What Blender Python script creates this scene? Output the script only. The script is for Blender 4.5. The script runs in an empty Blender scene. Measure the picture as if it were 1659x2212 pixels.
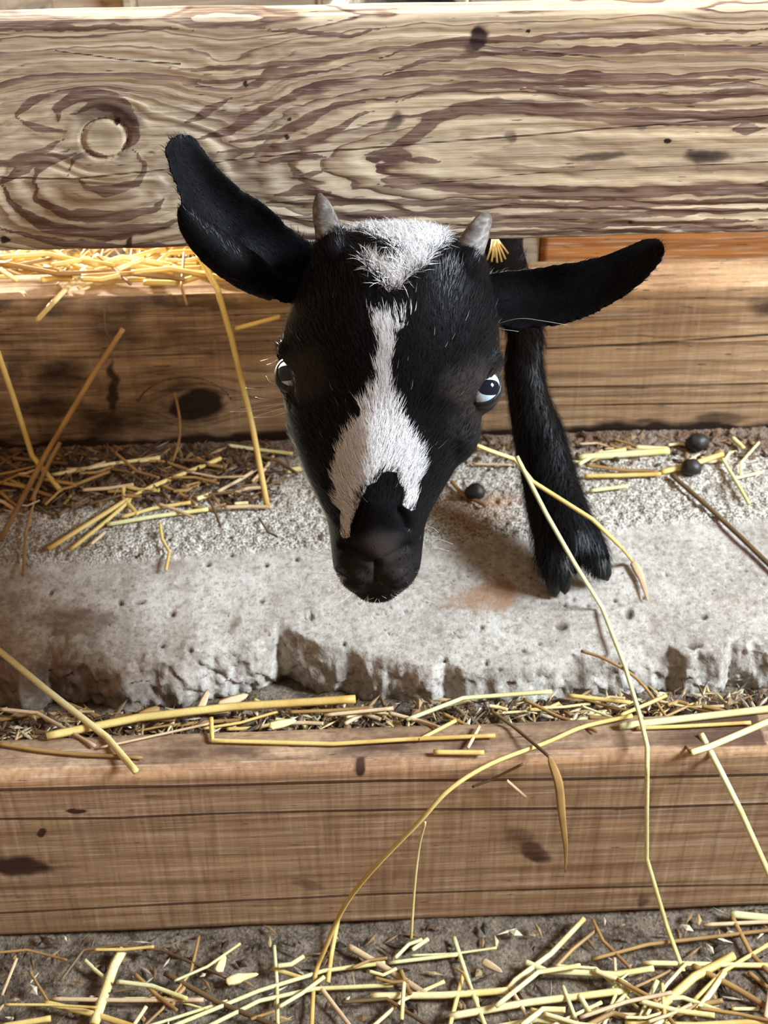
import bpy, bmesh, math, random
import numpy as np
from mathutils import Vector, Matrix

random.seed(7)
rng = np.random.default_rng(11)
SC = bpy.context.scene
COL = SC.collection

# ------------------------------------------------------------------ camera
FW, FH = 1659.0, 2212.0
FPX = 3300.0
PITCH, YAW = math.radians(40.0), math.radians(2.7)
CAM = np.array([0.0, -0.784, 0.865])
cF = np.array([math.sin(YAW) * math.cos(PITCH), math.cos(YAW) * math.cos(PITCH), -math.sin(PITCH)])
cR = np.array([math.cos(YAW), -math.sin(YAW), 0.0])
cU = np.cross(cR, cF)
cam_d = bpy.data.cameras.new('camera')
cam = bpy.data.objects.new('camera', cam_d)
COL.objects.link(cam)
cam_d.sensor_fit = 'AUTO'
cam_d.sensor_width = 36.0
cam_d.lens = FPX / FH * 36.0
cam_d.clip_start = 0.02
M = Matrix.Identity(4)
for i in range(3):
    M[i][0], M[i][1], M[i][2], M[i][3] = cR[i], cU[i], -cF[i], CAM[i]
cam.matrix_world = M
cam_d.dof.use_dof = True
cam_d.dof.focus_distance = 0.84
cam_d.dof.aperture_fstop = 13.0
SC.camera = cam

# ------------------------------------------------------------------ world, sun, daylight, exposure
w = bpy.data.worlds.new('world')
SC.world = w
w.use_nodes = True
bg = w.node_tree.nodes['Background']
bg.inputs[0].default_value = (1.0, 0.68, 0.44, 1)
bg.inputs[1].default_value = 0.38

sun_d = bpy.data.lights.new('low_sun', 'SUN')
sun_d.energy = 24.0
sun_d.color = (1.0, 0.88, 0.70)
sun_d.angle = math.radians(1.5)
sun = bpy.data.objects.new('low_sun', sun_d)
COL.objects.link(sun)
el, az = math.radians(8), math.radians(29)
sdir = Vector((math.sin(az) * math.cos(el), -math.cos(az) * math.cos(el), -math.sin(el)))
sun.rotation_euler = sdir.to_track_quat('-Z', 'Y').to_euler()
sun.location = (-2, 2, 2)

key_d = bpy.data.lights.new('open_door_daylight', 'AREA')
key_d.shape = 'RECTANGLE'
key_d.size, key_d.size_y = 0.6, 0.6
key_d.energy = 138.0
key_d.color = (0.80, 0.92, 1.0)
key = bpy.data.objects.new('open_door_daylight', key_d)
COL.objects.link(key)
key.location = (1.95, -0.48, 1.55)
key.rotation_euler = (Vector((0.03, 0.0, 0.25)) - key.location).to_track_quat('-Z', 'Y').to_euler()

SC.view_settings.view_transform = 'Standard'
SC.view_settings.look = 'None'
SC.view_settings.gamma = 1.0
SC.view_settings.use_curve_mapping = False
SC.view_settings.exposure = 0.12
SC.cycles.use_adaptive_sampling = True
SC.cycles.adaptive_threshold = 0.04
SC.cycles.max_bounces = 4
SC.cycles.diffuse_bounces = 3
SC.cycles.glossy_bounces = 2
SC.cycles.transmission_bounces = 0
SC.cycles.caustics_reflective = False
SC.cycles.caustics_refractive = False

# ------------------------------------------------------------------ helpers: pixels to points
def ray(px, py):
    return cF + (px - FW / 2) / FPX * cR - (py - FH / 2) / FPX * cU
def at_d(px, py, d):
    return CAM + d * ray(px, py)
def at_y(px, py, Y):
    r = ray(px, py); return CAM + (Y - CAM[1]) / r[1] * r
def at_z(px, py, Z):
    r = ray(px, py); return CAM + (Z - CAM[2]) / r[2] * r
def project(P):
    P = np.asarray(P, float) - CAM
    d = P @ cF
    return FW / 2 + FPX * (P @ cR) / d, FH / 2 - FPX * (P @ cU) / d, d

# ------------------------------------------------------------------ helpers: noise
def _hash(ix, iy, seed):
    n = (ix.astype(np.int64) * 374761393 + iy.astype(np.int64) * 668265263 + seed * 974634777) & 0xFFFFFFFF
    n = ((n ^ (n >> 13)) * 1274126177) & 0xFFFFFFFF
    n = ((n ^ (n >> 16)) * 2246822519) & 0xFFFFFFFF
    n = n ^ (n >> 15)
    return (n & 0xFFFFFF) / float(0xFFFFFF)
def vnoise(x, y, seed=0):
    x, y = np.broadcast_arrays(np.asarray(x, float), np.asarray(y, float))
    ix, iy = np.floor(x), np.floor(y)
    fx, fy = x - ix, y - iy
    fx = fx * fx * fx * (fx * (fx * 6 - 15) + 10); fy = fy * fy * fy * (fy * (fy * 6 - 15) + 10)
    a = _hash(ix, iy, seed); b = _hash(ix + 1, iy, seed); c = _hash(ix, iy + 1, seed); d = _hash(ix + 1, iy + 1, seed)
    return (a + (b - a) * fx) * (1 - fy) + (c + (d - c) * fx) * fy
def fbm(x, y, seed=0, octv=4, gain=0.5):
    s, a, t = 0.0, 1.0, 0.0
    for o in range(octv):
        s = s + a * (vnoise(np.asarray(x) * 2 ** o + 17.3 * o, np.asarray(y) * 2 ** o - 9.1 * o, seed + o) - 0.5); t += a; a *= gain
    return s / t * 2.0
def smooth(e0, e1, x):
    t = np.clip((x - e0) / (e1 - e0), 0, 1); return t * t * (3 - 2 * t)

# ------------------------------------------------------------------ helpers: objects
def mesh_obj(name, verts, faces, mat=None, parent=None, smooth_shade=True, attrs=None):
    me = bpy.data.meshes.new(name)
    verts = np.asarray(verts, float)
    me.from_pydata(verts.tolist() if len(verts) < 2000 else verts, [], faces if isinstance(faces, list) else faces.tolist())
    if attrs:
        for k, v in attrs.items():
            v = np.asarray(v, np.float32)
            if v.ndim == 1:
                a = me.attributes.new(k, 'FLOAT', 'POINT'); a.data.foreach_set('value', v.ravel())
            else:
                a = me.attributes.new(k, 'FLOAT_COLOR', 'POINT'); a.data.foreach_set('color', v.ravel())
    if smooth_shade:
        me.polygons.foreach_set('use_smooth', np.ones(len(me.polygons), bool))
    me.update()
    o = bpy.data.objects.new(name, me)
    COL.objects.link(o)
    if mat: me.materials.append(mat)
    if parent: attach(o, parent)
    return o
def attach(o, parent):
    o.parent = parent
    o.matrix_parent_inverse = Matrix.Translation(parent.location).inverted()
def tag(o, label=None, cat=None, group=None, kind=None):
    if label: o['label'] = label
    if cat: o['category'] = cat
    if group: o['group'] = group
    if kind: o['kind'] = kind
    return o
def empty(name, loc):
    o = bpy.data.objects.new(name, None); COL.objects.link(o); o.location = loc; o.empty_display_size = 0.02
    return o
def grid_faces(nu, nv, closed_v=False):
    """quads of an (nu x nv) grid, index = i*nv+j"""
    i = np.arange(nu - 1)[:, None]
    j = np.arange(nv if closed_v else nv - 1)[None, :]
    jn = (j + 1) % nv
    return np.stack([i * nv + j, i * nv + jn, (i + 1) * nv + jn, (i + 1) * nv + j], -1).reshape(-1, 4)
def recalc(o):
    bm = bmesh.new(); bm.from_mesh(o.data); bmesh.ops.recalc_face_normals(bm, faces=bm.faces); bm.to_mesh(o.data); bm.free()

# ------------------------------------------------------------------ helpers: node materials
class Mat:
    def __init__(s, name):
        s.m = bpy.data.materials.new(name); s.m.use_nodes = True
        s.t = s.m.node_tree; s.b = s.t.nodes['Principled BSDF']
    def n(s, typ, **kw):
        nd = s.t.nodes.new(typ)
        for k, v in kw.items(): setattr(nd, k, v)
        return nd
    def put(s, sock, v):
        if hasattr(v, 'links') or isinstance(v, bpy.types.NodeSocket): s.t.links.new(v, sock)
        else:
            if isinstance(v, (tuple, list)) and len(v) == 3 and sock.type == 'RGBA': v = (*v, 1)
            sock.default_value = v
    def math(s, op, a, b=0.0, c=None, clamp=False):
        nd = s.n('ShaderNodeMath', operation=op, use_clamp=clamp)
        s.put(nd.inputs[0], a); s.put(nd.inputs[1], b)
        if c is not None: s.put(nd.inputs[2], c)
        return nd.outputs[0]
    def mix(s, f, a, b, mode='MIX'):
        nd = s.n('ShaderNodeMix', data_type='RGBA', blend_type=mode)
        s.put(nd.inputs[0], f); s.put(nd.inputs[6], a); s.put(nd.inputs[7], b)
        return nd.outputs[2]
    def attr(s, name):
        return s.n('ShaderNodeAttribute', attribute_name=name).outputs['Fac']
    def attrc(s, name):
        return s.n('ShaderNodeAttribute', attribute_name=name).outputs['Color']
    def coord(s, scale=(1, 1, 1), kind='Object'):
        tc = s.n('ShaderNodeTexCoord'); mp = s.n('ShaderNodeMapping')
        s.t.links.new(tc.outputs[kind], mp.inputs[0]); mp.inputs['Scale'].default_value = scale
        return mp.outputs[0]
    def noise(s, vec=None, scale=5, detail=4, rough=0.55, dim='3D', w=None, dist=0.0):
        nd = s.n('ShaderNodeTexNoise', noise_dimensions=dim)
        if vec is not None: s.put(nd.inputs['Vector'], vec)
        if w is not None: s.put(nd.inputs['W'], w)
        nd.inputs['Scale'].default_value = scale; nd.inputs['Detail'].default_value = detail
        nd.inputs['Roughness'].default_value = rough; nd.inputs['Distortion'].default_value = dist
        return nd.outputs[0]
    def voro(s, vec, scale, feature='F1'):
        nd = s.n('ShaderNodeTexVoronoi', feature=feature); s.put(nd.inputs['Vector'], vec); nd.inputs['Scale'].default_value = scale
        return nd.outputs['Distance']
    def ramp(s, f, stops, interp='LINEAR'):
        nd = s.n('ShaderNodeValToRGB'); s.put(nd.inputs[0], f); cr = nd.color_ramp; cr.interpolation = interp
        while len(cr.elements) < len(stops): cr.elements.new(0.5)
        for e, (p, c) in zip(cr.elements, stops):
            e.position = p; e.color = (*c, 1) if len(c) == 3 else c
        return nd.outputs[0]
    def rangef(s, v, a, b, c=0.0, d=1.0):
        nd = s.n('ShaderNodeMapRange', clamp=True, interpolation_type='SMOOTHSTEP'); s.put(nd.inputs[0], v)
        for i, q in enumerate((a, b, c, d)): nd.inputs[1 + i].default_value = q
        return nd.outputs[0]
    def bump(s, h, strength=0.5, dist=0.002):
        nd = s.n('ShaderNodeBump'); s.put(nd.inputs['Height'], h); nd.inputs['Strength'].default_value = strength; nd.inputs['Distance'].default_value = dist
        s.t.links.new(nd.outputs[0], s.b.inputs['Normal'])
    def done(s, col=None, rough=0.7, spec=0.3):
        if col is not None: s.put(s.b.inputs['Base Color'], col)
        s.put(s.b.inputs['Roughness'], rough); s.b.inputs['Specular IOR Level'].default_value = spec
        return s.m
def srgb(r, g, b):
    f = lambda c: (c / 255) / 12.92 if c <= 10 else ((c / 255 + 0.055) / 1.055) ** 2.4
    return (f(r), f(g), f(b))

# ================================================================== MATERIALS
def weathered_wood(name, light, mid, dark, period, warm, line_col, bands=1.0, saw=0.0, rough=0.75, spec=0.25):
    g = Mat(name)
    ph = g.attr('phase'); ln = g.attr('line'); st = g.attr('stain_shade'); tint = g.attr('tint')
    c = g.coord((8, 160, 160)); cf = g.coord((22, 700, 700)); cb = g.coord((1, 1, 1)); cs = g.coord((260, 260, 14))
    fib = g.noise(c, 1.0, 5, 0.65); fine = g.noise(cf, 1.0, 3, 0.6); blot = g.noise(cb, 14, 4, 0.6)
    n1 = g.noise(None, 0.035, 2, 0.5, '1D', ph)
    ring = g.math('FRACT', g.math('ADD', g.math('ADD', g.math('DIVIDE', ph, period), g.math('MULTIPLY', n1, 1.6)), g.math('MULTIPLY', g.math('SUBTRACT', fib, 0.5), 0.30)))
    rc = g.ramp(ring, [(0.0, light), (0.46, light), (0.66, mid), (0.80, dark), (0.95, dark), (0.99, light)])
    amp = g.rangef(g.noise(None, 0.055, 1, 0.5, '1D', g.math('ADD', ph, 731.0)), 0.30, 0.58, 0.42, 1.0)
    base = g.mix(g.math('MULTIPLY', g.math('MULTIPLY', amp, bands), g.attr('rings')), light, rc)
    bd_ = g.rangef(g.math('ADD', g.attr('band'), g.math('MULTIPLY', g.math('SUBTRACT', fib, 0.5), 0.6)), 0.24, 0.56)
    base = g.mix(g.math('MULTIPLY', bd_, 0.92), base, g.mix(0.12, dark, mid))
    base = g.mix(g.math('MULTIPLY', tint, 0.8, clamp=True), base, g.mix(1.0, base, warm, 'MULTIPLY'))
    base = g.mix(g.rangef(fib, 0.38, 0.72), base, g.mix(0.55, base, dark))
    base = g.mix(g.rangef(fine, 0.52, 0.72, 0, 0.5), base, g.mix(0.5, base, (1.0, 0.93, 0.80)))
    base = g.mix(g.rangef(blot, 0.45, 0.75, 0, 0.45), base, mid)
    sp = g.noise(g.coord((60, 420, 420)), 1.0, 3, 0.5)
    base = g.mix(g.rangef(sp, 0.66, 0.72, 0, 0.75), base, line_col)
    if saw > 0:
        sw = g.noise(cs, 1.0, 3, 0.6)
        base = g.mix(g.rangef(sw, 0.45, 0.7, 0, saw), base, g.mix(0.55, base, dark))
        base = g.mix(g.rangef(sw, 0.45, 0.3, 0, saw * 0.6), base, g.mix(0.35, base, (0.9, 0.75, 0.6)))
    lf = g.math('SUBTRACT', 1.0, g.rangef(g.math('ADD', ln, g.math('MULTIPLY', g.math('SUBTRACT', fib, 0.5), 5.0)), 0.9, 3.2))
    base = g.mix(g.math('MULTIPLY', lf, 0.85), base, line_col)
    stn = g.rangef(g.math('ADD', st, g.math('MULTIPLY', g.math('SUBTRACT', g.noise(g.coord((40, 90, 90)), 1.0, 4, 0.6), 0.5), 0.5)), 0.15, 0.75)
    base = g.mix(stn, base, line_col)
    hgt = g.math('SUBTRACT', g.math('ADD', g.math('MULTIPLY', fib, 0.7), g.math('MULTIPLY', fine, 0.35)), g.math('ADD', g.math('MULTIPLY', lf, 0.8), g.math('MULTIPLY', g.rangef(ring, 0.55, 0.85), -0.35 * bands)))
    g.bump(hgt, 0.5, 0.0014)
    return g.done(base, rough, spec)

M_boardA = weathered_wood('weathered_pale_wood', srgb(215, 199, 173), srgb(174, 148, 122), srgb(98, 71, 67), 25.0, (1.07, 0.98, 0.87), srgb(62, 46, 42))
M_boardB = weathered_wood('dirty_brown_wood', srgb(178, 150, 118), srgb(140, 110, 82), srgb(96, 72, 54), 34.0, (1.14, 1.08, 0.98), srgb(40, 27, 20), bands=0.6, saw=0.35)
M_boardC = weathered_wood('brown_sawn_wood', srgb(190, 158, 126), srgb(162, 128, 99), srgb(116, 86, 66), 60.0, (1.1, 0.95, 0.8), srgb(70, 45, 36), bands=0.3, saw=0.75)
M_boardI = weathered_wood('orange_inner_wood', srgb(168, 116, 66), srgb(140, 92, 50), srgb(104, 64, 36), 40.0, (1.1, 0.95, 0.8), srgb(60, 36, 22), bands=0.5)
M_boardW = weathered_wood('grey_wall_wood', srgb(168, 158, 142), srgb(146, 132, 116), srgb(110, 96, 86), 36.0, (1.05, 0.97, 0.9), srgb(66, 56, 50), bands=0.5)

def concrete_mat():
    g = Mat('old_concrete')
    rough_a, stain_shade, pit, brown = g.attr('rough'), g.attr('stain_shade'), g.attr('pit'), g.attr('brown')
    co = g.coord()
    n1 = g.noise(co, 18, 2, 0.6); n2 = g.noise(co, 140, 2, 0.6); n3 = g.noise(co, 600, 1.5, 0.6)
    col = g.ramp(n1, [(0.25, srgb(152, 144, 136)), (0.5, srgb(180, 173, 165)), (0.75, srgb(202, 197, 190))])
    n4 = g.noise(co, 260, 2, 0.7)
    col = g.mix(g.rangef(n2, 0.42, 0.66, 0, 0.5), col, srgb(138, 127, 116))
    col = g.mix(g.rangef(n4, 0.5, 0.7, 0, 0.55), col, srgb(206, 201, 194))
    col = g.mix(g.rangef(n4, 0.46, 0.32, 0, 0.55), col, srgb(112, 101, 91))
    col = g.mix(g.rangef(n3, 0.55, 0.75, 0, 0.5), col, srgb(120, 110, 100))
    drip = g.noise(g.coord((55, 6, 6)), 1.0, 2, 0.6)
    col = g.mix(g.rangef(drip, 0.52, 0.75, 0, 0.4), col, srgb(128, 112, 98))
    grit = g.ramp(n3, [(0.36, srgb(84, 74, 64)), (0.5, srgb(176, 169, 156)), (0.64, srgb(228, 224, 216))])
    col = g.mix(g.math('MULTIPLY', rough_a, 0.75), col, grit)
    vs = g.voro(co, 120); vsp = g.rangef(g.math('ADD', vs, g.math('MULTIPLY', n2, 0.25)), 0.16, 0.20)
    col = g.mix(g.math('MULTIPLY', g.math('SUBTRACT', 1.0, vsp), 0.7), col, srgb(88, 78, 70))
    sm = g.rangef(g.math('ADD', stain_shade, g.math('MULTIPLY', g.math('SUBTRACT', g.noise(co, 60, 2.5, 0.65), 0.5), 0.9)), 0.15, 0.95)
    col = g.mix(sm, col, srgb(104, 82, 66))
    bm_ = g.rangef(g.math('ADD', brown, g.math('MULTIPLY', g.math('SUBTRACT', g.noise(co, 45, 2, 0.6), 0.5), 0.7)), 0.1, 1.0, 0, 0.85)
    col = g.mix(bm_, col, srgb(150, 106, 70))
    col = g.mix(g.math('MULTIPLY', pit, 0.8, clamp=True), col, srgb(64, 54, 46))
    h = g.math('ADD', g.math('MULTIPLY', n3, g.math('MULTIPLY_ADD', rough_a, 1.6, 0.3)), g.math('MULTIPLY', n2, 0.5))
    g.bump(h, 0.7, 0.0016)
    return g.done(col, 0.85, 0.2)
M_conc = concrete_mat()

def soil_mat():
    g = Mat('barn_soil')
    co = g.coord()
    n = g.noise(co, 60, 3, 0.65); n2 = g.noise(co, 420, 2, 0.65)
    col = g.ramp(n, [(0.3, srgb(66, 56, 47)), (0.5, srgb(104, 92, 80)), (0.72, srgb(134, 121, 106))])
    col = g.mix(g.rangef(n2, 0.5, 0.75, 0, 0.7), col, srgb(150, 136, 118))
    col = g.mix(g.rangef(n2, 0.46, 0.3, 0, 0.7), col, srgb(50, 42, 36))
    g.bump(g.math('ADD', n, n2), 0.7, 0.002)
    return g.done(col, 0.95, 0.1)
M_soil = soil_mat()

def straw_mat(name, a, b, c, trans=0.0):
    g = Mat(name)
    u = g.attr('u')
    oi = g.n('ShaderNodeObjectInfo')
    n = g.noise(g.coord((1, 1, 1)), 55, 1, 0.5); f = g.noise(g.coord((1, 1, 1)), 700, 1, 0.5)
    mixf = g.math('ADD', g.math('MULTIPLY', u, 0.55), g.math('MULTIPLY', n, 0.55))
    col = g.ramp(mixf, [(0.15, a), (0.5, b), (0.9, c)])
    col = g.mix(g.rangef(f, 0.5, 0.72, 0, 0.35), col, g.mix(0.5, col, (0.16, 0.09, 0.03)))
    col = g.mix(g.math('MULTIPLY', oi.outputs['Random'], 0.25), col, a)
    m = g.done(col, 0.5, 0.4)
    return m
M_sy = straw_mat('golden_straw', srgb(204, 172, 92), srgb(226, 202, 130), srgb(192, 150, 74))
M_sp = straw_mat('pale_straw', srgb(222, 204, 142), srgb(234, 222, 172), srgb(214, 190, 112))
M_sg = straw_mat('greenish_straw', srgb(206, 202, 146), srgb(222, 219, 170), srgb(206, 190, 112))
M_sb = straw_mat('brown_straw', srgb(146, 112, 66), srgb(172, 136, 82), srgb(120, 86, 52))
M_sk = straw_mat('pinkish_straw', srgb(196, 168, 132), srgb(214, 188, 152), srgb(176, 144, 110))
M_sd = straw_mat('dark_stalk', srgb(92, 72, 48), srgb(116, 92, 60), srgb(78, 56, 40))
STRAWS = {'y': M_sy, 'p': M_sp, 'g': M_sg, 'b': M_sb, 'k': M_sk, 'd': M_sd}

def chaff_mat():
    g = Mat('mixed_chaff')
    col = g.attrc('tone')
    n = g.noise(g.coord(), 500, 3, 0.6)
    col = g.mix(g.rangef(n, 0.45, 0.7, 0, 0.5), col, g.mix(0.6, col, (0.08, 0.05, 0.03)))
    return g.done(col, 0.6, 0.3)
M_chaff = chaff_mat()

def coat_mat():
    g = Mat('black_coat')
    wf = g.attr('white'); tn = g.attr('skin')
    n = g.noise(g.coord((900, 900, 900)), 1.0, 1, 0.6); n2 = g.noise(g.coord(), 90, 2, 0.6)
    blk = g.ramp(n2, [(0.3, (0.0022, 0.0022, 0.003)), (0.7, (0.005, 0.0048, 0.0058))])
    wht = g.ramp(n, [(0.3, (0.36, 0.33, 0.32)), (0.7, (0.62, 0.60, 0.60))])
    wm = g.rangef(g.math('ADD', wf, g.math('MULTIPLY', g.math('SUBTRACT', n, 0.5), 0.3)), 0.35, 0.65)
    col = g.mix(wm, blk, wht)
    col = g.mix(g.math('MULTIPLY', tn, 0.8), col, (0.050, 0.040, 0.038))
    g.bump(n, 0.35, 0.0006)
    g.b.inputs['Sheen Weight'].default_value = 0.07; g.b.inputs['Sheen Roughness'].default_value = 0.16
    return g.done(col, g.math('SUBTRACT', 0.62, g.math('MULTIPLY', tn, 0.22)), 0.05)
M_coat = coat_mat()
def fur_mat():
    g = Mat('fur_strands')
    col = g.attrc('tone')
    g.b.inputs['Sheen Weight'].default_value = 0.10; g.b.inputs['Sheen Roughness'].default_value = 0.2
    m = g.done(col, 0.42, 0.22)
    return m
M_fur = fur_mat()
def horn_mat():
    g = Mat('grey_horn')
    n = g.noise(g.coord((120, 120, 420)), 1.0, 4, 0.6); n2 = g.noise(g.coord(), 60, 3, 0.5)
    col = g.ramp(n, [(0.3, srgb(58, 52, 48)), (0.5, srgb(104, 97, 92)), (0.7, srgb(150, 146, 142))])
    col = g.mix(g.rangef(n2, 0.45, 0.7, 0, 0.5), col, srgb(84, 70, 62))
    g.bump(n, 0.5, 0.0008)
    return g.done(col, 0.55, 0.4)
M_horn = horn_mat()
def hoof_mat():
    g = Mat('dark_hoof')
    n = g.noise(g.coord((200, 200, 200)), 1.0, 4, 0.6)
    col = g.ramp(n, [(0.3, (0.005, 0.005, 0.005)), (0.7, (0.016, 0.014, 0.013))])
    g.bump(n, 0.3, 0.0006)
    return g.done(col, 0.42, 0.3)
M_hoof = hoof_mat()
def eye_mat():
    g = Mat('pale_blue_eye')
    tc = g.n('ShaderNodeTexCoord'); sx = g.n('ShaderNodeSeparateXYZ'); g.t.links.new(tc.outputs['Object'], sx.inputs[0])
    X, Y, Z = sx.outputs
    R = 0.0109
    px = g.math('POWER', g.math('ABSOLUTE', g.math('DIVIDE', X, 0.60 * R)), 2.6)
    py = g.math('POWER', g.math('ABSOLUTE', g.math('DIVIDE', Y, 0.40 * R)), 2.6)
    pup = g.math('SUBTRACT', 1.0, g.rangef(g.math('ADD', px, py), 0.88, 1.1))
    rad = g.math('DIVIDE', g.math('SQRT', g.math('ADD', g.math('MULTIPLY', X, X), g.math('MULTIPLY', Y, Y))), R)
    n = g.noise(g.coord((300, 300, 300)), 1.0, 3, 0.5)
    iris = g.ramp(n, [(0.3, srgb(176, 198, 222)), (0.7, srgb(214, 226, 238))])
    iris = g.mix(g.rangef(rad, 0.80, 0.98), iris, srgb(120, 104, 96))
    col = g.mix(pup, iris, (0.003, 0.006, 0.014))
    return g.done(col, 0.06, 0.5)
M_eye = eye_mat()
def lid_mat():
    g = Mat('eyelid_skin')
    n = g.noise(g.coord((500, 500, 500)), 1.0, 3, 0.6)
    col = g.ramp(n, [(0.3, (0.006, 0.0055, 0.0055)), (0.7, (0.022, 0.018, 0.017))])
    g.bump(n, 0.4, 0.0006)
    return g.done(col, 0.45, 0.4)
M_lid = lid_mat()
def pellet_mat():
    g = Mat('dark_pellet')
    n = g.noise(g.coord((200, 200, 200)), 1.0, 4, 0.6)
    g.bump(n, 0.4, 0.001)
    return g.done(g.ramp(n, [(0.3, (0.008, 0.006, 0.005)), (0.7, (0.03, 0.024, 0.02))]), 0.5, 0.4)
M_pellet = pellet_mat()

# ================================================================== STRUCTURE: boards
XL, XR = -0.46, 0.50
def board(name, Yf, z0, z1, thick, mat, field, nx=640, nz=104, edge=0.003, x0=XL, x1=XR, wob=0.0012, seed=0, parent=None):
    """A plank with worn edges, loft of a rounded cross-section along X; the grain attributes are measured on its own face."""
    h = z1 - z0
    # cross-section, front bottom -> front top -> back top -> back bottom (closed)
    pts, sx = [], []
    fz = np.linspace(z0 + edge, z1 - edge, nz)
    for z in fz: pts.append((0.0, z))
    for a in np.linspace(0, math.pi / 2, 6)[1:]: pts.append((edge - edge * math.cos(a), z1 - edge + edge * math.sin(a)))
    for t in np.linspace(edge, thick - edge, 26)[1:]: pts.append((t, z1))
    for a in np.linspace(0, math.pi / 2, 4)[1:]: pts.append((thick - edge + edge * math.sin(a), z1 - edge + edge * math.cos(a)))
    for z in np.linspace(z1 - edge, z0 + edge, 8)[1:]: pts.append((thick, z))
    for t in np.linspace(thick - edge, edge, 6): pts.append((t, z0))
    for a in np.linspace(0, math.pi / 2, 5)[1:-1]: pts.append((edge - edge * math.sin(a), z0 + edge - edge * math.cos(a)))
    pts = np.array(pts); nv = len(pts)
    X = np.linspace(x0, x1, nx)
    V = np.zeros((nx, nv, 3))
    V[:, :, 0] = X[:, None]; V[:, :, 1] = Yf + pts[None, :, 0]; V[:, :, 2] = pts[None, :, 1]
    s = (pts[None, :, 1] - z0) / h
    arc = np.where(pts[:, 0] > edge * 0.99, pts[:, 0], 0)[None, :]
    px, py, _ = project(np.stack([V[:, :, 0], np.full((nx, nv), Yf), V[:, :, 2]], -1))
    at = {'band': 0 * px, 'rings': 0 * px + 1, **field(px, py, s + 0 * px, arc + 0 * px)}
    # relief of the worn wood: edges waver, soft grain is worn back
    wx = fbm(X[:, None] * 9, 0 * X[:, None] + seed, 40 + seed, 4)
    topm = smooth(0.86, 1.0, s); botm = smooth(0.14, 0.0, s)
    V[:, :, 2] += (topm * wx * wob + botm * np.roll(wx, 37, 0) * wob)
    front = (pts[None, :, 0] <= edge * 0.999)
    rel = fbm(V[:, :, 0] * 6, V[:, :, 2] * 170, 60 + seed, 3) * 0.00045 + at.get('relief', 0)
    V[:, :, 1] += np.where(front, rel, 0)
    V[:, :, 2] += np.where((pts[None, :, 0] > edge) & (s > 0.98), fbm(V[:, :, 0] * 10, V[:, :, 1] * 160, 80 + seed, 3) * 0.0006, 0)
    n = nx * nv
    verts = V.reshape(-1, 3)
    faces = grid_faces(nx, nv, True).tolist()
    faces.append(list(range(nv))[::-1]); faces.append([(nx - 1) * nv + j for j in range(nv)])
    o = mesh_obj(name, verts, faces, mat, parent, True, {k: np.broadcast_to(v, (nx, nv)).ravel() for k, v in at.items() if k != 'relief'})
    o['_bounds'] = 0; del o['_bounds']
    return o
def seg_dist(px, py, pl):
    d = np.full(np.shape(px), 1e9)
    for (x0, y0), (x1, y1) in zip(pl[:-1], pl[1:]):
        dx, dy = x1 - x0, y1 - y0
        t = np.clip(((px - x0) * dx + (py - y0) * dy) / (dx * dx + dy * dy), 0, 1)
        d = np.minimum(d, np.hypot(px - x0 - t * dx, py - y0 - t * dy))
    return d
def poly_sd0(px, py, poly):
    d = seg_dist(px, py, list(poly) + [poly[0]]); ins = np.zeros(np.shape(px), bool)
    for (x0, y0), (x1, y1) in zip(poly, poly[1:] + poly[:1]):
        if y0 == y1: continue
        ins ^= ((y0 > py) != (y1 > py)) & (px < (x1 - x0) * (py - y0) / (y1 - y0) + x0)
    return np.where(ins, d, -d)
def blob(px, py, x, y, rx, ry, rot=0.0):
    c, s_ = math.cos(rot), math.sin(rot)
    q = min(rx, ry); a_ = 0.35 * min(q, 40)
    dx, dy = px - x + 2.2 * a_ * fbm(px / (q * 1.6 + 6), py / (q + 6), 401, 3), py - y + a_ * fbm(px / (q * 1.6 + 6), py / (q + 6), 405, 3)
    return 1 - smooth(0.45, 1.3, np.hypot((dx * c + dy * s_) / rx, (-dx * s_ + dy * c) / ry))

# heights of the boards, read where they stand
zA0, zA1 = at_y(830, 526, 0.0)[2], at_y(830, 34, 0.0)[2]
YB = 0.128
zB1 = at_y(830, 631, YB)[2]
SLAB = 0.170
zB0 = SLAB - 0.004
YC = -0.181
zC1 = at_y(830, 1652, YC)[2]
zC0 = at_y(830, 1993, YC)[2]
GROUND = zC0

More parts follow.
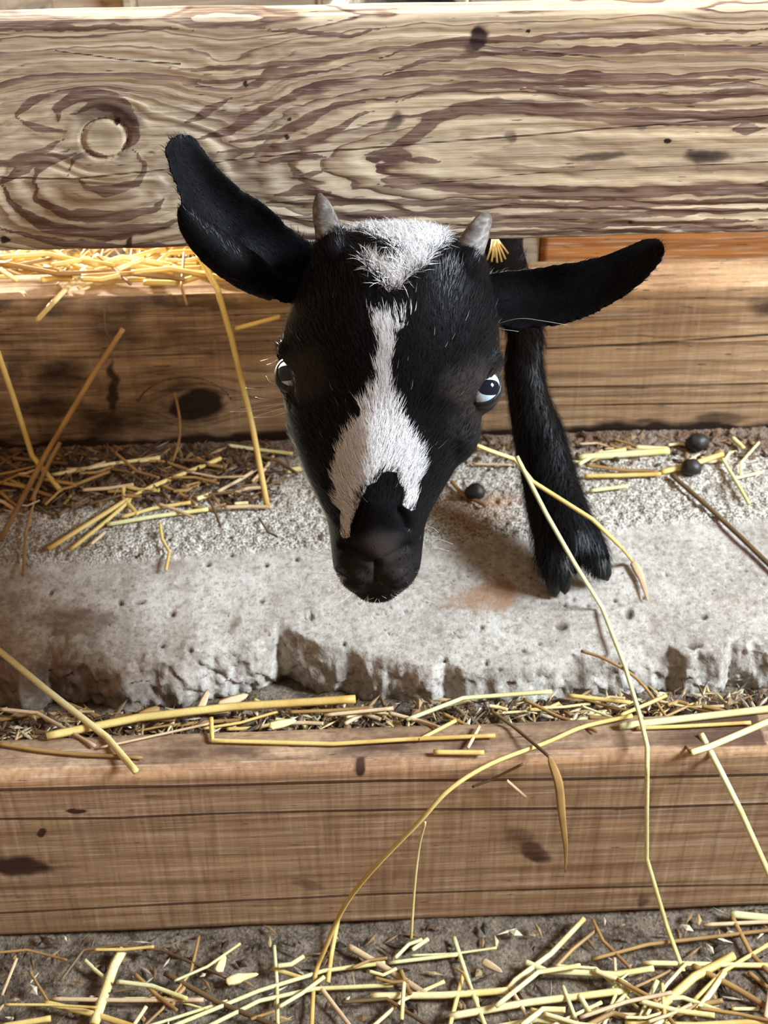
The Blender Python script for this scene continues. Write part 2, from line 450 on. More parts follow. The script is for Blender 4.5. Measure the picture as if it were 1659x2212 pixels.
def field_top(px, py, s, arc):
    yy = 545 - 505 * s + arc * 900
    rho = np.sqrt(((px - 205) / 2.0) ** 2 + (yy - 388) ** 2)
    h = np.interp(px, [300, 400, 520, 660, 800, 950, 1200, 1659, 2600], [300, 225, 165, 120, 88, 60, 46, 38, 34])
    yc = np.interp(px, [400, 800, 1100, 1659], [380, 352, 356, 372])
    rr = np.sqrt((yy - yc) ** 2 + h ** 2)
    k = 26.0
    e = np.clip(0.5 + 0.5 * (rr - rho) / k, 0, 1)
    phi = rr * (1 - e) + rho * e - k * e * (1 - e)
    kd = np.hypot((px - 226) / 1.12, yy - 287)
    wk = np.exp(-(kd / 100.0) ** 4)
    phi = phi * (1 - wk) + (92 + kd * 0.62) * wk
    phi = phi + 15 * fbm(px / 230, yy / 70, 3, 3) + 7 * fbm(px / 70, yy / 18, 5, 3)
    up = smooth(260, 60, yy)
    phi = phi + up * 9 * fbm(px / 330, yy / 60, 9, 2)
    # cracks: one long check, several short ones, and the ring round the knot plug
    ln = np.minimum.reduce([
        seg_dist(px, py, [(-200, 388), (0, 382), (160, 386), (350, 366), (500, 345), (640, 330), (830, 316), (1180, 288), (1659, 248), (2300, 200)]) + 0.3,
        seg_dist(px, py, [(380, 221), (440, 219), (620, 224)]) + 1.4,
        seg_dist(px, py, [(900, 398), (1180, 372), (1659, 348)]) + 0.7,
        seg_dist(px, py, [(930, 232), (1250, 215), (1420, 198)]) + 1.3,
        seg_dist(px, py, [(1130, 108), (1300, 122), (1480, 118)]) + 0.4,
        seg_dist(px, py, [(120, 108), (260, 128), (390, 138)]) + 0.3,
        np.abs(kd - 45) + 0.6 + 1.5 * smooth(-0.2, 0.8, (yy - 287) / 45)])
    st = np.maximum.reduce([0.9 * blob(px, py, 1032, 78, 26, 36, 0.5), 0.5 * blob(px, py, 1018, 105, 22, 14), 0.5 * blob(px, py, 1105, 298, 18, 20),
                            0.55 * blob(px, py, 850, 262, 20, 34, 0.6), blob(px, py, 530, 182, 6, 7), blob(px, py, 619, 296, 6, 7), blob(px, py, 626, 258, 5, 5),
                            blob(px, py, 1442, 305, 8, 6), 0.9 * blob(px, py, 12, 518, 14, 10), 0.7 * blob(px, py, 278, 525, 8, 20, 0.3), blob(px, py, 253, 262, 7, 10, 0.6),
                            0.62 * blob(px, py, 1290, 339, 82, 12, -0.06), 0.62 * blob(px, py, 1530, 337, 66, 17, -0.03), 0.45 * blob(px, py, 1385, 275, 16, 10),
                            0.34 * blob(px, py, 228, 285, 44, 42), 0.48 * smooth(34, 12, np.abs(kd - 66)) * smooth(-0.4, 0.7, fbm(px / 50, yy / 40, 77, 2) + 0.25 - (yy - 287) / 160), blob(px, py, 1363, 480, 6, 5), blob(px, py, 1142, 68, 5, 5)])
    tint = smooth(500, 1500, px) * 0.9 + 0.15
    wx_, wy_ = px + 14 * fbm(px / 70, yy / 30, 301, 4), py + 7 * fbm(px / 46, yy / 22, 303, 4)
    BANDS = [(12, [(2300, 240), (1659, 252), (1450, 257), (1290, 247), (1180, 233), (1080, 226), (990, 236), (930, 260), (880, 302), (835, 325), (795, 336)]), (20, [(815, 334), (880, 338)]), (8, [(870, 342), (950, 351)]),
             (10, [(1659, 282), (1580, 280)]), (9, [(820, 396), (880, 402), (960, 404), (1100, 414), (1300, 417), (1500, 411), (1659, 408), (2300, 395)]), (13, [(830, 386), (900, 392)]),
             (7, [(1120, 190), (1250, 202), (1380, 214), (1480, 212), (1659, 192), (2300, 150)]), (5, [(850, 222), (930, 195), (1040, 182), (1150, 180), (1350, 178), (1659, 172)]),
             (9, [(395, 262), (440, 246), (495, 214)]), (9, [(420, 298), (500, 282), (548, 250), (590, 228), (640, 214)]), (9, [(500, 306), (600, 290), (668, 255), (720, 230), (790, 220)]), (8, [(470, 330), (640, 312), (735, 278), (775, 250), (815, 240)]),
             (8, [(560, 352), (650, 336), (700, 340)]), (9, [(590, 420), (660, 410), (720, 415)]), (7, [(620, 385), (700, 372)]),
             (12, [(118, 262), (122, 235), (160, 210), (215, 203), (265, 214), (292, 240)]), (14, [(165, 240), (200, 222), (250, 228), (282, 262), (285, 300), (260, 330)]), (8, [(25, 258), (70, 222), (130, 196)]), (6, [(30, 258), (80, 278), (140, 285)]),
             (9, [(-60, 350), (20, 352), (70, 336), (140, 302)]), (10, [(-40, 420), (15, 385), (60, 355), (150, 322)]), (10, [(70, 398), (75, 370), (110, 345), (165, 330)]), (10, [(8, 398), (35, 450), (110, 492), (230, 508), (350, 486), (400, 470)]),
             (10, [(66, 392), (85, 432), (150, 462), (250, 472), (330, 455), (362, 428)]), (7, [(160, 385), (185, 405), (240, 412), (300, 392), (312, 360), (285, 325)]), (6, [(150, 378), (160, 345), (190, 332), (240, 340)]), (6, [(0, 492), (100, 522), (250, 535), (420, 525)]),
             (5, [(560, 440), (800, 436), (1000, 440), (1350, 442), (1659, 432), (2300, 425)]), (5, [(600, 470), (850, 462), (1100, 468), (1400, 462), (1659, 452)]), (4, [(950, 486), (1200, 488), (1659, 474)]), (4, [(900, 505), (1200, 506), (1659, 490)]),
             (5, [(820, 130), (900, 100), (1000, 88), (1150, 84), (1659, 62)]), (4, [(820, 165), (900, 135), (1020, 118), (1250, 112), (1659, 95)]), (5, [(350, 140), (420, 152), (560, 142), (700, 130), (800, 112)]), (4, [(380, 172), (450, 180), (600, 165), (760, 150)]), (4, [(0, 62), (200, 60), (420, 62)]), (4, [(560, 60), (760, 78), (830, 60)])]
    band = np.zeros_like(px)
    for w_, pl in BANDS:
        near = (px > min(p[0] for p in pl) - 60) & (px < max(p[0] for p in pl) + 60)
        X_, Y_ = wx_[near], wy_[near]
        te = np.minimum(np.hypot(X_ - pl[0][0], Y_ - pl[0][1]), np.hypot(X_ - pl[-1][0], Y_ - pl[-1][1]))
        span = min(150.0, 0.45 * math.hypot(pl[0][0] - pl[-1][0], pl[0][1] - pl[-1][1]) + 20)
        band[near] = np.maximum(band[near], smooth(1.6, 0.4, seg_dist(X_, Y_, pl) / (1.3 * w_ * np.clip(te / span, 0.06, 1) ** 0.7)))
    cath = smooth(-14, 14, poly_sd0(px, py, [(840, 330), (960, 268), (1100, 245), (1300, 262), (1659, 275), (2400, 265), (2400, 390), (1659, 398), (1300, 404), (1000, 396), (900, 372)]))
    inner = np.maximum(cath, 0.75 * smooth(520, 420, px) * smooth(170, 215, yy) * smooth(525, 480, yy))
    rings = np.clip(1.0 - 0.7 * inner - 0.25 * smooth(850, 500, px) * smooth(190, 260, yy), 0, 1)
    plug = smooth(47, 42, kd)
    phi = phi * (1 - plug) + (210 + 0.05 * kd) * plug
    return {'phase': phi, 'line': ln, 'stain_shade': st * np.where(arc > 0.004, 0.2, 1), 'tint': tint, 'band': band * np.where(arc > 0.004, 0, 1), 'rings': rings, 'relief': 0.0012 * smooth(52, 44, kd) * smooth(36, 44, kd) - 0.00016 * band + 0.00034 * np.sin(phi / 25 * 6.28)}
def field_mid(px, py, s, arc):
    yy = py + 0.024 * px + arc * 900
    kd = np.hypot((px - 418) / 1.25, (py - 878))
    phi = yy + 55 * np.exp(-(kd / 75) ** 2) * np.sign(yy - 880) * -1 + 12 * fbm(px / 300, yy / 60, 13, 3) + 3 * fbm(px / 60, yy / 14, 15, 3)
    L = lambda y0, a=0.0: [(-400, y0 + 12), (0, y0), (400, y0 - 8 + a), (900, y0 - 20), (1659, y0 - 42), (2300, y0 - 55)]
    ln = np.minimum.reduce([seg_dist(px, py, L(722)) + .9, seg_dist(px, py, L(778, -4)) + .6, seg_dist(px, py, L(690)) + 1.4, seg_dist(px, py, [(1180, 752), (1380, 742), (1659, 722), (2200, 690)]),
                            seg_dist(px, py, [(1180, 836), (1659, 828), (2200, 815)]), seg_dist(px, py, [(1200, 875), (1659, 868)]) + .4,
                            np.abs(np.hypot((px - 400) / 1.5, py - 885) - 70) + 1.0 + 6 * smooth(-20, 20, py - 880)])
    st = np.maximum.reduce([0.85 * blob(px, py, 420, 878, 62, 42), 0.7 * blob(px, py, 245, 850, 14, 95), 0.6 * blob(px, py, 95, 880, 80, 40), 0.55 * blob(px, py, 40, 800, 30, 60),
                            0.55 * blob(px, py, 1560, 905, 80, 18), 0.5 * blob(px, py, 1400, 915, 60, 16), 0.5 * blob(px, py, 1659, 660, 60, 30)])
    st = np.maximum(st, smooth(760, 300, px) * np.clip(0.34 + 0.35 * fbm(px / 120, py / 50, 23, 3), 0, 1) + 0.12)  # shade over the left part painted in, mottled with the dirt
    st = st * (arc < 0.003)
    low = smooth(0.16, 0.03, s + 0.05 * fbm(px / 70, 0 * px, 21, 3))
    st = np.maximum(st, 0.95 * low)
    tint = smooth(700, 1400, px) * 0.9  # right part lightened in colour, where the daylight reaches it
    return {'phase': phi, 'line': ln, 'stain_shade': st, 'tint': tint}
def field_low(px, py, s, arc):
    yy = py + 0.036 * px + arc * 900
    phi = yy + 14 * fbm(px / 400, yy / 80, 33, 3) + 3 * fbm(px / 80, yy / 14, 35, 3)
    ln = np.minimum.reduce([seg_dist(px, py, [(-500, 1722), (0, 1706), (420, 1697), (830, 1686), (1250, 1682), (1659, 1672), (2300, 1655)]) - 1.0,
                            seg_dist(px, py, [(-500, 1778), (0, 1768), (250, 1766), (450, 1757), (830, 1748), (1350, 1745), (1659, 1735), (2300, 1715)]) - 0.5,
                            seg_dist(px, py, [(-500, 1990), (0, 1972), (420, 1950), (830, 1930), (1250, 1918), (1659, 1910), (2300, 1880)]),
                            seg_dist(px, py, [(1100, 1640), (1290, 1632), (1490, 1628), (1659, 1622)]) + .8])
    st = np.maximum.reduce([blob(px, py, 88, 1800, 10, 12, 0.6), 0.95 * blob(px, py, 165, 1752, 26, 5), 0.75 * blob(px, py, 40, 1870, 90, 26, 0.08), 0.35 * blob(px, py, 120, 1870, 70, 14, 0.1),
                            0.9 * blob(px, py, 778, 1662, 15, 16, 0.5), 0.62 * blob(px, py, 1160, 1842, 44, 20, 0.5), 0.4 * blob(px, py, 1120, 1810, 40, 34), 0.5 * blob(px, py, 1392, 1945, 22, 18),
                            0.42 * blob(px, py, 660, 1910, 46, 14, 0.3), 0.35 * blob(px, py, 565, 1712, 14, 24), 0.4 * blob(px, py, 325, 1720, 30, 4)])
    st = np.where(arc < 0.006, st, 0.42 + 0.25 * fbm(px / 160, arc * 900 / 12, 37, 3))
    edge = smooth(0.90, 0.955, s) * (arc <= 0.002)
    tint = edge * 1.0
    return {'phase': phi, 'line': ln, 'stain_shade': st, 'tint': tint}
def field_plain(px, py, s, arc):
    yy = py + arc * 900
    return {'phase': yy + 14 * fbm(px / 300, yy / 60, 43, 3), 'line': 0 * px + 40.0, 'stain_shade': 0 * px, 'tint': 0 * px + 0.4}

boardA = tag(board('fence_board', 0.0, zA0, zA1, 0.020, M_boardA, field_top, nx=820, nz=130, seed=1),
             'pale weathered top fence board with swirling dark grain and a round knot', 'board')
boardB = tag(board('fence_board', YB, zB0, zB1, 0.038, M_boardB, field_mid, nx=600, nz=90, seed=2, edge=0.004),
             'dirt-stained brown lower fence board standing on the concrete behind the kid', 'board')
boardC = tag(board('timber_board', YC, zC0 - 0.002, zC1, 0.034, M_boardC, field_low, nx=600, nz=120, seed=3, edge=0.007, wob=0.0018),
             'brown sawn timber board on edge in front of the broken concrete', 'board')

# ------------------------------------------------------------------ concrete kerb with a broken front edge
edge_px = [(-420, 1490), (-150, 1500), (0, 1478), (40, 1512), (75, 1500), (105, 1458), (200, 1478), (262, 1505), (330, 1482), (450, 1462), (555, 1440), (585, 1425), (602, 1402), (690, 1440),
           (760, 1446), (830, 1468), (935, 1492), (962, 1474), (1000, 1490), (1100, 1488), (1190, 1482), (1250, 1464), (1350, 1462), (1450, 1440), (1482, 1456), (1562, 1456), (1582, 1432), (1659, 1440), (1800, 1450), (2200, 1440)]
EDGE = np.array([at_z(x, y, 0.150)[:2] for x, y in edge_px])
def slab_edge(x):
    return np.interp(x, EDGE[:, 0], EDGE[:, 1])
def slab_z(x, y):
    """height of the kerb top at a point"""
    return SLAB - 0.012 * smooth(0.02, -0.10, y)
def build_kerb():
    nx = 760
    X = np.linspace(XL, XR, nx)
    ye = slab_edge(X) + 0.0015 * fbm(X * 90, X * 0, 50, 3)
    T = np.concatenate([np.linspace(0, 0.20, 24)[:-1], np.linspace(0.20, 1.0, 168), 1 + np.linspace(0, 1, 26)[1:], [2.4, 2.9]])
    nt = len(T)
    Y = np.zeros((nx, nt)); Z = np.zeros((nx, nt))
    yb = 0.34
    for j, t in enumerate(T):
        if t <= 0.2: Y[:, j] = yb + (0.16 - yb) * t / 0.2; Z[:, j] = SLAB
        elif t <= 1.0:
            u = (t - 0.2) / 0.8
            Y[:, j] = 0.16 + (ye + 0.012 - 0.16) * u; Z[:, j] = slab_z(X, Y[:, j])
        elif t <= 2.0:
            a = (t - 1.0) * math.pi * 0.62
            z1 = slab_z(X, ye + 0.012)
            Y[:, j] = ye + 0.012 - 0.012 * np.sin(a) + 0.018 * max(0, t - 1.6) ; Z[:, j] = z1 - 0.020 * (1 - np.cos(a)) - 0.02 * (t - 1)
        else:
            Y[:, j] = ye + 0.06; Z[:, j] = GROUND + 0.04 - 0.05 * (t - 2.4)
    XX = np.repeat(X[:, None], nt, 1)
    px, py, _ = project(np.stack([XX, Y, Z], -1))
    # rough screed band along the back, smooth trowelled face, crumbled lip at the front
    border = np.interp(px, [-500, 0, 300, 520, 700, 1000, 1200, 1350, 1659, 2300], [1235, 1222, 1210, 1196, 1190, 1170, 1160, 1140, 1126, 1100])
    rough = smooth(12, -14, py - border + 10 * fbm(px / 60, py / 40, 52, 3))
    dist = Y - ye[:, None]
    wl = np.interp(px, [-400, 0, 250, 500, 700, 1300, 1500, 2200], [0.050, 0.048, 0.040, 0.022, 0.014, 0.014, 0.024, 0.030])
    lip = smooth(1.0, 0.15, dist / wl)
    Z = Z + rough * 0.0022 * fbm(XX * 260, Y * 260, 54, 3) + 0.0012 * fbm(XX * 14, Y * 14, 55, 3) + rough * 0.0012
    bump_ = fbm(XX * 60, Y * 60 + Z * 60, 56, 4); bump2 = fbm(XX * 190, Y * 190 + Z * 150, 58, 3)
    Z = Z + lip * (0.0060 * bump_ + 0.0028 * bump2 - 0.003 * smooth(0.02, 0.0, dist))
    Y = Y + lip * (0.0050 * fbm(XX * 75, Z * 75, 59, 3) + 0.003 * bump2)
    pit = np.zeros_like(Z)
    big = [(372, 1325, 9, 8), (295, 1200, 8, 6), (448, 1220, 9, 6), (575, 1220, 7, 6), (565, 1298, 7, 6), (640, 1208, 6, 6), (672, 1332, 7, 10), (110, 1278, 7, 6), (1040, 1355, 6, 6), (1212, 1352, 18, 10), (1358, 1325, 12, 16), (1270, 1310, 4, 4), (1328, 1297, 6, 5),
           (1220, 1306, 6, 5), (1240, 1293, 5, 4), (1165, 1390, 6, 5), (1130, 1405, 5, 5), (1051, 1430, 6, 9), (1080, 1446, 7, 5), (982, 1368, 4, 4), (990, 1376, 4, 4), (960, 1425, 8, 7), (875, 1320, 5, 4), (1520, 1332, 10, 8), (1500, 1395, 24, 9), (1390, 1290, 6, 6), (1610, 1232, 5, 3),
           (1440, 1242, 5, 4), (1650, 1260, 5, 5), (1570, 1226, 5, 4), (1086, 1241, 4, 4), (743, 1388, 6, 8), (500, 1200, 6, 5), (410, 1405, 10, 7), (350, 1395, 8, 5), (300, 1300, 16, 5), (260, 1302, 9, 7)]
    r2 = np.random.default_rng(5)
    for _ in range(150):
        x_, y_ = r2.uniform(-200, 1860), r2.uniform(1180, 1440); q = r2.uniform(1.6, 3.6)
        big.append((x_, y_, q, q * 0.9))
    for (bx, by, rx, ry) in big:
        d = np.hypot((px - bx) / (rx * 0.95), (py - by) / (ry * 0.95))
        mk = 1 - smooth(0.35, 1.1, d)
        pit = np.maximum(pit, mk); Z = Z - mk * 0.0006 * min(rx, 8) * 0.5
    stain_shade = np.maximum.reduce([0.95 * smooth(1090, 1010, py - 60 * smooth(600, 100, px)) * smooth(720, 520, px), 0.8 * smooth(1010, 965, py), 0.46 * smooth(640, 60, px) * smooth(1300, 1180, py), 0.46 * smooth(560, -60, px),
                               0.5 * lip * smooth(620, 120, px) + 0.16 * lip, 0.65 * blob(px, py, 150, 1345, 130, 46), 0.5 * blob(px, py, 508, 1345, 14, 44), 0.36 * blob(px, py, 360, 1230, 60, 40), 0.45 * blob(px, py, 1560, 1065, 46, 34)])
    brown = np.maximum.reduce([0.75 * blob(px, py, 1050, 1288, 92, 36, -0.12), 0.6 * blob(px, py, 1040, 1105, 110, 60), 0.35 * blob(px, py, 1590, 1300, 70, 30), 0.3 * blob(px, py, 700, 1075, 200, 40)])  # among them the leg's shadow, painted in between muzzle and leg
    V = np.stack([XX, Y, Z], -1).reshape(-1, 3)
    o = mesh_obj('concrete_kerb', V, grid_faces(nx, nt), M_conc, None, True, {'rough': rough.ravel(), 'stain_shade': stain_shade.ravel(), 'pit': pit.ravel(), 'brown': brown.ravel()})
    o['kind'] = 'structure'; o['label'] = 'pitted grey concrete kerb with a broken front edge'
    return o
kerb = build_kerb()

# ------------------------------------------------------------------ ground and barn floor
def ground(name, x0, x1, y0, y1, z, mat, nx, ny, amp, seed, label):
    X, Y = np.meshgrid(np.linspace(x0, x1, nx), np.linspace(y0, y1, ny), indexing='ij')
    Z = z + amp * fbm(X * 14, Y * 14, seed, 5) + amp * 0.45 * fbm(X * 120, Y * 120, seed + 7, 3)
    o = mesh_obj(name, np.stack([X, Y, Z], -1).reshape(-1, 3), grid_faces(nx, ny), mat, None)
    recalc(o)
    o['kind'] = 'structure'; o['label'] = label
    return o
ground('floor', -0.9, 0.95, -0.75, -0.06, GROUND - 0.001, M_soil, 420, 170, 0.004, 70, 'dark crumbly soil floor in front of the timber board')
ground('barn_floor', -1.1, 1.2, 0.10, 1.6, SLAB - 0.03, M_soil, 140, 90, 0.006, 75, 'straw covered floor inside the pen')

# ------------------------------------------------------------------ pen wall far behind, of separate planks
wall = empty('wall_back', (0, 0.62, SLAB - 0.03)); wall['kind'] = 'structure'; wall['label'] = 'low grey plank wall at the back of the pen'
def plain_plank(name, x0, x1, Y, z0, z1, t, mat, parent=None, seed=0):
    return board(name, Y, z0, z1, t, mat, field_plain, nx=60, nz=16, x0=x0, x1=x1, seed=seed, parent=parent)
wx = [at_y(108, 8, 0.62)[0], at_y(268, 8, 0.62)[0], at_y(290, 8, 0.62)[0], at_y(690, 8, 0.62)[0], at_y(1010, 8, 0.62)[0], at_y(1335, 8, 0.62)[0], 1.0]
for i in range(6):
    plain_plank('plank', wx[i] + 0.0015, wx[i + 1] - 0.0015, 0.62 - (0.016 if i == 1 else 0.003 * (i % 2)), SLAB - 0.04, 0.37, 0.02, M_boardI if i == 5 else M_boardW, wall, 90 + i)
inner = tag(plain_plank('inner_board', at_y(1166, 560, 0.185)[0], 0.52, 0.185, SLAB - 0.03, zB1 + 0.075, 0.02, M_boardI, None, 97), 'orange-brown board inside the pen behind the right ear', 'board')
post = tag(plain_plank('post', at_y(1128, 545, 0.186)[0], at_y(1164, 545, 0.186)[0], 0.186, SLAB - 0.03, zB1 + 0.09, 0.03, M_boardW, None, 98), 'narrow grey post inside the pen beside the orange-brown board', 'post')

# ================================================================== THE GOAT KID
PIECES_V, PIECES_F = [], []
def add_piece(V, F):
    off = sum(len(v) for v in PIECES_V)
    PIECES_V.append(np.asarray(V, float)); PIECES_F.extend([[i + off for i in f] for f in F])
def loft_closed(rings):
    """rings: (n, m, 3); capped at both ends"""
    n, m = rings.shape[:2]
    V = np.concatenate([rings.reshape(-1, 3), rings[0].mean(0)[None], rings[-1].mean(0)[None]])
    F = grid_faces(n, m, True).tolist()
    F += [[n * m, (j + 1) % m, j] for j in range(m)]
    F += [[n * m + 1, (n - 1) * m + j, (n - 1) * m + (j + 1) % m] for j in range(m)]
    return V, F
def cr(P, n):
    """Catmull-Rom resampling of rows"""
    P = np.asarray(P, float); k = len(P)
    Q = np.vstack([2 * P[0] - P[1], P, 2 * P[-1] - P[-2]])
    out = []
    for u in np.linspace(0, k - 1, n):
        i = min(int(u), k - 2); t = u - i
        p0, p1, p2, p3 = Q[i], Q[i + 1], Q[i + 2], Q[i + 3]
        out.append(0.5 * ((2 * p1) + (-p0 + p2) * t + (2 * p0 - 5 * p1 + 4 * p2 - p3) * t * t + (-p0 + 3 * p1 - 3 * p2 + p3) * t ** 3))
    return np.array(out)
def tube(pts, radii, m=18, n=None, flat=1.0, up=None):
    A = np.column_stack([np.asarray(pts, float), np.asarray(radii, float)])
    A = cr(A, n or 6 * len(pts))
    P, r = A[:, :3], np.maximum(A[:, 3], 1e-4)
    T = np.gradient(P, axis=0); T /= np.linalg.norm(T, axis=1)[:, None] + 1e-12
    up = np.array([0.31, -0.2, 0.93]) if up is None else np.asarray(up, float)
    rings = []
    for p, t, q in zip(P, T, r):
        s_ = np.cross(t, up); s_ /= np.linalg.norm(s_) + 1e-9
        u_ = np.cross(s_, t)
        a = np.linspace(0, 2 * math.pi, m, endpoint=False)
        rings.append(p + q * (np.cos(a)[:, None] * s_ + flat * np.sin(a)[:, None] * u_))
    # rounded caps
    rings = [P[0] - T[0] * r[0] * 0.55 + (rings[0] - P[0]) * 0.55] + rings + [P[-1] + T[-1] * r[-1] * 0.55 + (rings[-1] - P[-1]) * 0.55]
    return loft_closed(np.array(rings))
def ellipsoid(px, py, d, rx, ry, rd):
    c = at_d(px, py, d); k = d / FPX
    th = np.linspace(0.05, math.pi - 0.05, 14); ph = np.linspace(0, 2 * math.pi, 24, endpoint=False)
    rings = np.array([[c + rx * k * math.sin(a) * math.cos(b) * cR + ry * k * math.cos(a) * cU + rd * math.sin(a) * math.sin(b) * cF for b in ph] for a in th])
    return loft_closed(rings)

# --- head: sections across the face, (row, centre, half width, front, widest, back, p, q)
HEAD = np.array([
    (492, 850, 60, 0.826, 0.842, 0.858, 2.0, 2.0),
    (506, 852, 116, 0.812, 0.842, 0.872, 2.0, 2.0),
    (528, 858, 158, 0.804, 0.845, 0.880, 2.1, 2.0),
    (560, 860, 186, 0.798, 0.850, 0.900, 2.2, 2.0),
    (620, 856, 204, 0.794, 0.856, 0.915, 2.3, 2.0),
    (690, 848, 226, 0.793, 0.860, 0.925, 2.2, 2.0),
    (750, 842, 236, 0.795, 0.862, 0.928, 2.1, 2.0),
    (820, 838, 228, 0.800, 0.864, 0.925, 1.95, 2.0),
    (880, 832, 212, 0.804, 0.866, 0.920, 1.55, 1.9),
    (950, 825, 190, 0.807, 0.868, 0.915, 1.35, 1.8),
    (1020, 820, 160, 0.813, 0.869, 0.910, 1.35, 1.8),
    (1080, 816, 128, 0.821, 0.870, 0.907, 1.6, 1.9),
    (1130, 814, 106, 0.829, 0.870, 0.904, 2.1, 2.1),
    (1180, 814, 99, 0.833, 0.871, 0.902, 2.3, 2.2),
    (1230, 814, 92, 0.841, 0.872, 0.900, 2.2, 2.1),
    (1268, 814, 68, 0.852, 0.874, 0.897, 2.0, 2.0),
    (1292, 814, 30, 0.866, 0.878, 0.892, 2.0, 2.0)])
def head_rings():
    S = cr(HEAD, 110)
    rings = []
    a = np.linspace(0, 2 * math.pi, 72, endpoint=False)
    c, s_ = np.cos(a), np.sin(a)
    for (py, cx, wd, f, md, b, p, q) in S:
        xx = np.sign(c) * np.abs(c) ** (2 / p); dd = np.abs(s_) ** (2 / q)
        depth = np.where(s_ > 0, md + (f - md) * dd, md + (b - md) * dd)
        skew = -26.0 * float(smooth(820, 910, py) * smooth(1130, 1060, py))      # the bridge of the nose stands left of centre as the head is turned
        rings.append([at_d(cx + wd * x_ + (skew * v_ if v_ > 0 else 0), py, md) + (d_ - md) * ray(cx, py) for x_, d_, v_ in zip(xx, depth, np.sign(s_) * dd)])
    return np.array(rings)
add_piece(*loft_closed(head_rings()))
# orbits, horn bases, cheeks, nose pad, lips
for a in [(642, 764, 0.848, 50, 34, 0.019), (1040, 786, 0.848, 50, 36, 0.019), (722, 556, 0.833, 48, 58, 0.026), (1002, 584, 0.834, 50, 60, 0.026), (650, 816, 0.860, 54, 54, 0.0150), (1028, 844, 0.860, 54, 54, 0.0150),
          (690, 905, 0.872, 72, 90, 0.030), (968, 920, 0.872, 72, 90, 0.030), (815, 1165, 0.852, 66, 66, 0.020), (778, 1238, 0.862, 46, 40, 0.020), (850, 1238, 0.862, 46, 40, 0.020), (814, 1275, 0.874, 48, 27, 0.016)]:
    add_piece(*ellipsoid(*a))
# --- ears: cupped leaves
def ear(axis, halfw, depth, cup, thick, roll=0.0, n=40, m=22):
    A = cr(np.column_stack([np.asarray(axis, float), halfw, depth, cup]), n)
    front, back = [], []
    for i in range(n):
        i0, i1 = max(i - 1, 0), min(i + 1, n - 1)
        t = A[i1, :2] - A[i0, :2]; t /= np.linalg.norm(t)
        nrm = np.array([-t[1], t[0]])
        th = thick * (1.0 - 0.5 * (i / (n - 1)) ** 2)
        rf, rb = [], []
        for v in np.linspace(-1, 1, m):
            q = A[i, :2] + nrm * A[i, 2] * v
            d0 = A[i, 3] + A[i, 4] * (1 - v * v) + roll * v
            e_ = th * math.sqrt(max(0.0, 1 - abs(v) ** 4)) + 0.0008
            rf.append(at_d(q[0], q[1], d0 - e_ / 2)); rb.append(at_d(q[0], q[1], d0 + e_ / 2))
        front.append(rf + rb[::-1])
    return loft_closed(np.array(front))
add_piece(*ear([(690, 610), (640, 590), (585, 555), (520, 500), (462, 440), (418, 372), (388, 312), (378, 291)],
               [52, 74, 78, 80, 66, 50, 38, 14], [0.880, 0.872, 0.858, 0.846, 0.836, 0.828, 0.822, 0.821], [0.004, 0.010, 0.014, 0.014, 0.011, 0.007, 0.003, 0.001], 0.0052, 0.006))
# the folded lower lip of the left ear
add_piece(*ear([(600, 628), (540, 590), (470, 540), (420, 492), (396, 458), (392, 442)], [30, 44, 44, 34, 18, 6], [0.862, 0.850, 0.840, 0.832, 0.826, 0.825], [-0.004, -0.006, -0.006, -0.004, -0.002, 0], 0.006))
add_piece(*ear([(1030, 640), (1080, 645), (1150, 645), (1230, 632), (1310, 604), (1370, 570), (1415, 536), (1432, 522)],
               [50, 62, 68, 66, 54, 44, 30, 11], [0.884, 0.880, 0.876, 0.870, 0.866, 0.862, 0.860, 0.860], [0.004, 0.008, 0.012, 0.012, 0.009, 0.006, 0.003, 0.001], 0.0055, -0.006))
# --- neck, trunk, legs
HC = at_d(852, 690, 0.885)
neck = [HC, (0.038, 0.005, 0.352), (0.045, 0.075, 0.343), (0.052, 0.15, 0.351), (0.058, 0.25, 0.332), (0.065, 0.36, 0.312), (0.068, 0.47, 0.318), (0.068, 0.545, 0.335)]
add_piece(*tube(neck, [0.046, 0.041, 0.042, 0.045, 0.066, 0.082, 0.074, 0.045], m=28, n=70))
FL = SLAB - 0.03
for x_, y_, zt, r_ in [(0.022, 0.235, 0.30, 0.024), (0.030, 0.50, 0.32, 0.030), (0.108, 0.50, 0.32, 0.030)]:
    bk = 0.02 if y_ > 0.4 else 0.0
    add_piece(*tube([(x_, y_, zt), (x_, y_ - bk, zt - 0.06), (x_, y_ + bk, FL + 0.07), (x_, y_, FL + 0.02), (x_, y_ - 0.006, FL + 0.008)], [r_ + 0.008, r_, 0.013, 0.011, 0.013], m=16))
leg = [((0.100, 0.235, 0.315), 0.034), ((0.112, 0.160, 0.325), 0.026)]
for (x_, y_, d_, r_) in [(1128, 690, 1.030, 42), (1130, 780, 1.030, 42), (1142, 860, 1.034, 45), (1166, 950, 1.036, 56), (1188, 1040, 1.032, 60), (1206, 1110, 1.024, 66), (1220, 1158, 1.018, 66)]:
    leg.append((tuple(at_d(x_, y_, d_)), r_ * d_ / FPX))
add_piece(*tube([p for p, _ in leg], [r for _, r in leg], m=24, n=60, flat=0.8, up=-cF))
TOES = [[(1196, 1150, 1.018, 42), (1196, 1200, 1.015, 40), (1202, 1238, 1.018, 30)], [(1248, 1140, 1.020, 44), (1276, 1186, 1.018, 36), (1296, 1214, 1.020, 27)], [(1236, 1170, 1.026, 30), (1240, 1208, 1.027, 22)]]
for tt in TOES:
    add_piece(*tube([at_d(a, b, c) for a, b, c, _ in tt], [r * c / FPX for _, _, c, r in tt], m=18, n=16, flat=0.8, up=-cF))

